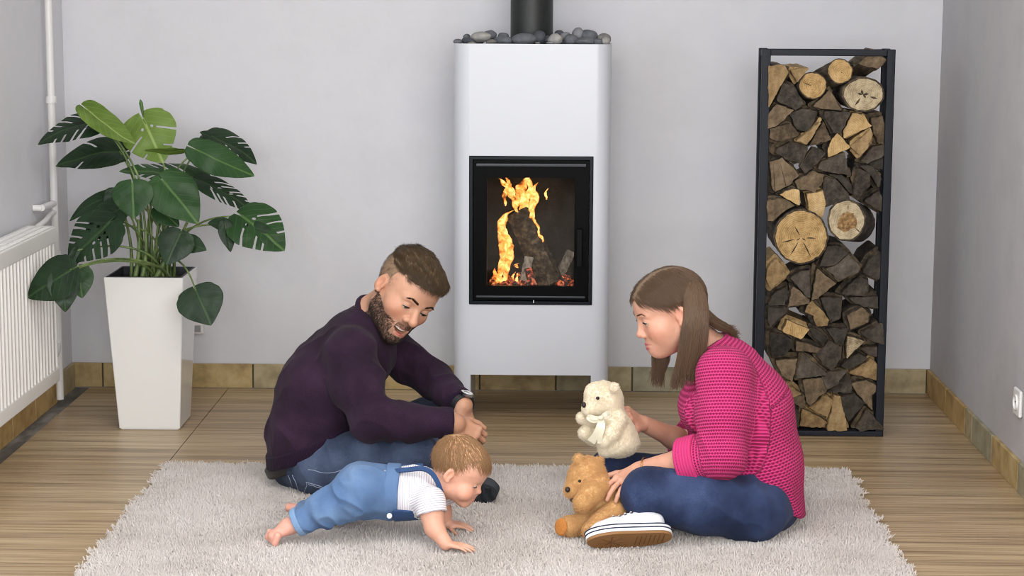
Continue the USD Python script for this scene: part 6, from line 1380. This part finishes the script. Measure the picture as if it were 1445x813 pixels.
    strap([(552, 660, 5.31), (575, 659, 5.31), (597, 657.5, 5.315)], .006, overall_navy)
    bt = W(549.5, 728, 5.16); bt_d = np.linalg.norm(bt)
    v, f = arr(manifold3d.Manifold.cylinder(.003, .0075, .0068, 28)); Rb = frame((0, 0, 1.), (0, -.85, -.5)); part(pd, 'button', (v @ Rb.T + W(549.5, 728, 5.163), f), simple('button_white', '#dcdde0', .3), 30)
    v, f = arr(box(-.010, .010, -.003, .003, -.002, .002, .001)); part(pd, 'buckle', (v + W(547, 664.5, 5.215), f), simple('buckle_steel', '#c6c9cc', .3, metallic=1.), 30)
    add_face(t, parts, None)
    # hair
    cap = Clay().add(ell((0, -.023, .037), (.0855, .1045, .0945))).add(ell((0, .03, .041), (.0685, .0605, .0605)), .03).keep(lambda P: np.maximum.reduce([-.000 - P[:, 2] + 1.1 * np.clip(P[:, 1] + .03, 0, 1) * (P[:, 1] < .05) + (P[:, 1] >= .05) * (.06 + .5 * np.clip(P[:, 1] - .05, 0, 1)) - .3 * np.clip(-P[:, 1] - .05, 0, 1), P[:, 1] - .088]), .004)
    v, f = cap.mesh((-.11, -.15, -.09), (.11, .12, .16), .0035)
    hb = simple('hair_baby_base', '#c49772', .7); hs = hair_mat('hair_baby', '#8d6a47', '#dcc096', .4)
    ph = part(t, 'hair', (tw(v), f), hb, True, label='fine light brown hair')
    st_ = comb(v, f, 5200, 12, lambda p: unit_rows(p - [.005, -.075, .10]) + [0, .12, -.1], .040, .07, 6, .02, .16, bend=11., core=np.array([0, -.02, .037]))
    strands(ph, 'strands', tw(st_.reshape(-1, 3)).reshape(st_.shape), .0009, hs)
make_baby()
# ---------------------------------------------------------------- the two teddy bears
def fur_mat(name, c0, c1):
    return material(name, {'h': ('hair_info', {}), 'r': ('rgb_ramp', {'ramp': [(0., lin(c0)), (1., lin(c1))]}), 'p': ('principled_bsdf', {'roughness': .6, 'sheen_weight': .3, 'specular_ior_level': .25}), 'tl': ('translucent_bsdf', {}), 'mc': ('mix_closure', {'fac': .25})},
                    [('h.index', 'r.fac'), ('r.color', 'p.base_color'), ('r.color', 'tl.color'), ('p.BSDF', 'mc.closure1'), ('tl.BSDF', 'mc.closure2')], 'mc.closure')
black_gloss = simple('bead_black', '#0d0c0c', .12)
def teddy(label, clay, pts, base, fur, n, length, eyes, nose, er=.006, nr=(.010, .008, .008)):
    lo, hi = limits(pts, .09); v, f = clay.mesh(lo, hi, .0035); c = v.mean(0)
    t = thing('teddy_bear', label, 'teddy bear', (c[0], c[1], v[:, 2].min()))
    pb = part(t, 'body', (v, f), base, True)
    st_ = comb(v, f, n, 40, lambda p: (p - c) * [.6, .6, .2] + [0, 0, -.05], length, .9, 4, .15, .3, bend=3.)
    strands(pb, 'fur', st_, .0012, fur)
    ic = trimesh.creation.icosphere(3)
    for e in eyes: part(t, 'eye', (np.array(ic.vertices) * er + e, np.array(ic.faces)), black_gloss, True)
    part(t, 'nose', (np.array(ic.vertices) * nr + nose, np.array(ic.faces)), simple('bear_nose_' + label.split()[0], '#2a1e1b', .5), True)
    return t
def make_bears():
    y = 5.53
    hd, sn, bo = W(853, 563, y), W(832, 577, y - .03), W(869, 612, y)
    c = Clay().add(ell(hd, (.051, .048, .048))).add(cone(hd + (sn - hd) * .45, sn, .034, .021), .02).ball(W(838, 553, y - .02), .02, .03)
    c.add(ell(W(867, 547, y - .044), (.013, .009, .014)), .008).add(ell(W(851, 543, y + .03), (.012, .009, .012)), .008)
    c.add(ell(bo, (.050, .052, .056)), .025).add(ell(W(874, 625, y), (.056, .056, .036)), .03).add(cone(hd, bo, .036, .046), .02)
    c.chain([W(872, 592, y - .035), W(862, 612, y - .055), W(853, 622, y - .06)], [.024, .024, .021], .012)        # near arm
    c.chain([W(848, 594, y + .01), W(832, 592, y), W(822, 590, y - .01)], [.020, .018, .0165], .012)                # far arm, raised
    c.chain([W(858, 622, y + .02), W(838, 616, y + .01), W(826, 611, y)], [.024, .021, .0195], .014)               # far leg
    c.chain([W(872, 628, y - .04), W(855, 634, y - .045)], [.026, .022], .014)                                     # near leg
    cream = noisy('plush_cream', ['#e8dcc0', '#efe5cf', '#f4ecdb'], (60, 60, 60), 3, .9); creamf = fur_mat('fur_cream', '#efe4cc', '#fbf6ea')
    eye1 = W(843.5, 562, y - .058); eye2 = W(829, 562, y - .02)
    t = teddy('cream white teddy bear with a ribbon bow sitting on the woman\'s far knee', c, [hd, sn, bo, W(822, 590, y), W(874, 640, y)], cream, creamf, 16000, .0075, [eye1, eye2], W(824, 571.5, y - .048), .005, (.006, .007, .0085))
    rib = simple('satin_ribbon', '#e3dcc2', .3, sheen_weight=.3)
    def band(pix, w, name, twist=0.):
        P = spline([W(*q) for q in pix], 20); V = []; tg = np.gradient(P, axis=0)
        for i, (p_, g_) in enumerate(zip(P, tg)):
            sd = unit(np.cross(g_, (0, -1, .1))); sd = sd * math.cos(twist * i / 19) + np.array([0, -1, 0]) * math.sin(twist * i / 19) ; ww = np.interp(i, [0, 10, 19], w); V += [p_ + sd * ww + [0, -.0012, 0], p_ - sd * ww + [0, -.0012, 0], p_ - sd * ww + [0, .0012, 0], p_ + sd * ww + [0, .0012, 0]]
        k = 4; i, j = np.meshgrid(np.arange(19), np.arange(k), indexing='ij'); q = np.stack([i * k + j, i * k + (j + 1) % k, (i + 1) * k + (j + 1) % k, (i + 1) * k + j], -1).reshape(-1, 4)
        return np.array(V), np.vstack([q, [[0, 3, 2, 1], [76, 77, 78, 79]]])
    yy = y - .075
    ms = [band([(848, 590, yy), (845, 603, yy - .008), (840, 615, yy - .004), (834, 624, yy + .004)], [.006, .009, .012], 0), band([(849, 590, yy), (851, 603, yy - .008), (847, 616, yy - .008), (846, 626, yy - .004)], [.005, .006, .007], 0),
          band([(848, 589, yy - .004), (840, 590, yy - .012), (831, 589, yy + .004), (838, 594, yy - .002), (847, 591, yy - .004)], [.004, .008, .004], 0), band([(848, 589, yy - .004), (855, 584, yy - .010), (860, 583, yy), (856, 588, yy), (848, 590, yy - .004)], [.004, .007, .004], 0)]
    part(t, 'ribbon_bow', join(*ms, (np.array(trimesh.creation.icosphere(2).vertices) * [.008, .006, .007] + W(848, 590, yy - .006), np.array(trimesh.creation.icosphere(2).faces))), rib, 40, label='cream satin ribbon bow')
    # the brown one
    y = 5.30
    hd, sn, bo = W(829, 672, y), W(808, 692, y - .035), W(857, 716, y + .01)
    c = Clay().add(ell(hd, (.049, .049, .053))).add(cone(hd + (sn - hd) * .5, sn, .034, .022), .02)
    c.add(ell(W(817, 648, y - .02), (.014, .009, .013)), .008).add(ell(W(845, 651, y + .03), (.013, .009, .012)), .008)
    c.add(ell(bo, (.047, .048, .060)), .025).add(cone(hd, bo, .036, .044), .02)
    c.chain([W(848, 685, y - .025), W(835, 695, y - .06), W(822, 709, y - .075)], [.026, .026, .023], .012)
    c.chain([W(836, 700, y + .05), W(820, 716, y + .03)], [.020, .018], .012)
    c.chain([W(868, 722, y - .045), W(850, 738, y - .075), W(835, 750, y - .095)], [.030, .028, .024], .014)
    c.chain([W(848, 734, y + .0), W(822, 740, y - .02), W(803, 743, y - .035)], [.028, .026, .027], .014)
    c.keep(plane((0, 0, .018), (0, 0, -1)), .006)
    tan = noisy('plush_tan', ['#bd9360', '#cfa66e', '#deba85'], (60, 60, 60), 3, .9); tanf = fur_mat('fur_tan', '#d8aa70', '#fddfae')
    t = teddy('honey brown teddy bear slumped on the rug under the woman\'s hand', c, [hd, sn, bo, W(803, 743, y), W(835, 750, y - .1)], tan, tanf, 15000, .011, [W(818, 679, y - .066), W(806, 678, y - .03)], W(801, 691, y - .058), .004, (.007, .008, .008))
    v, f = arr(manifold3d.Manifold.sphere(1, 40)); R = frame((-.55, -.80, .15), (0, 0, 1)); part(t, 'foot_pad', ((v * [.020, .006, .024]) @ R.T + W(799, 743, y - .035) + R[:, 1] * .026, f), noisy('felt_pad', ['#a8692c', '#bb7a38'], (200, 200, 200), 3, .9), True, label='orange brown felt foot pad')
    part(t, 'ribbon_bow', join((np.array(trimesh.creation.icosphere(2).vertices) * [.009, .005, .006] + W(809, 706, y - .055), np.array(trimesh.creation.icosphere(2).faces)), (np.array(trimesh.creation.icosphere(2).vertices) * [.006, .005, .011] + W(813, 711, y - .06), np.array(trimesh.creation.icosphere(2).faces))), simple('ribbon_dark', '#2b1f1c', .5), True, label='dark ribbon bow')
make_bears()
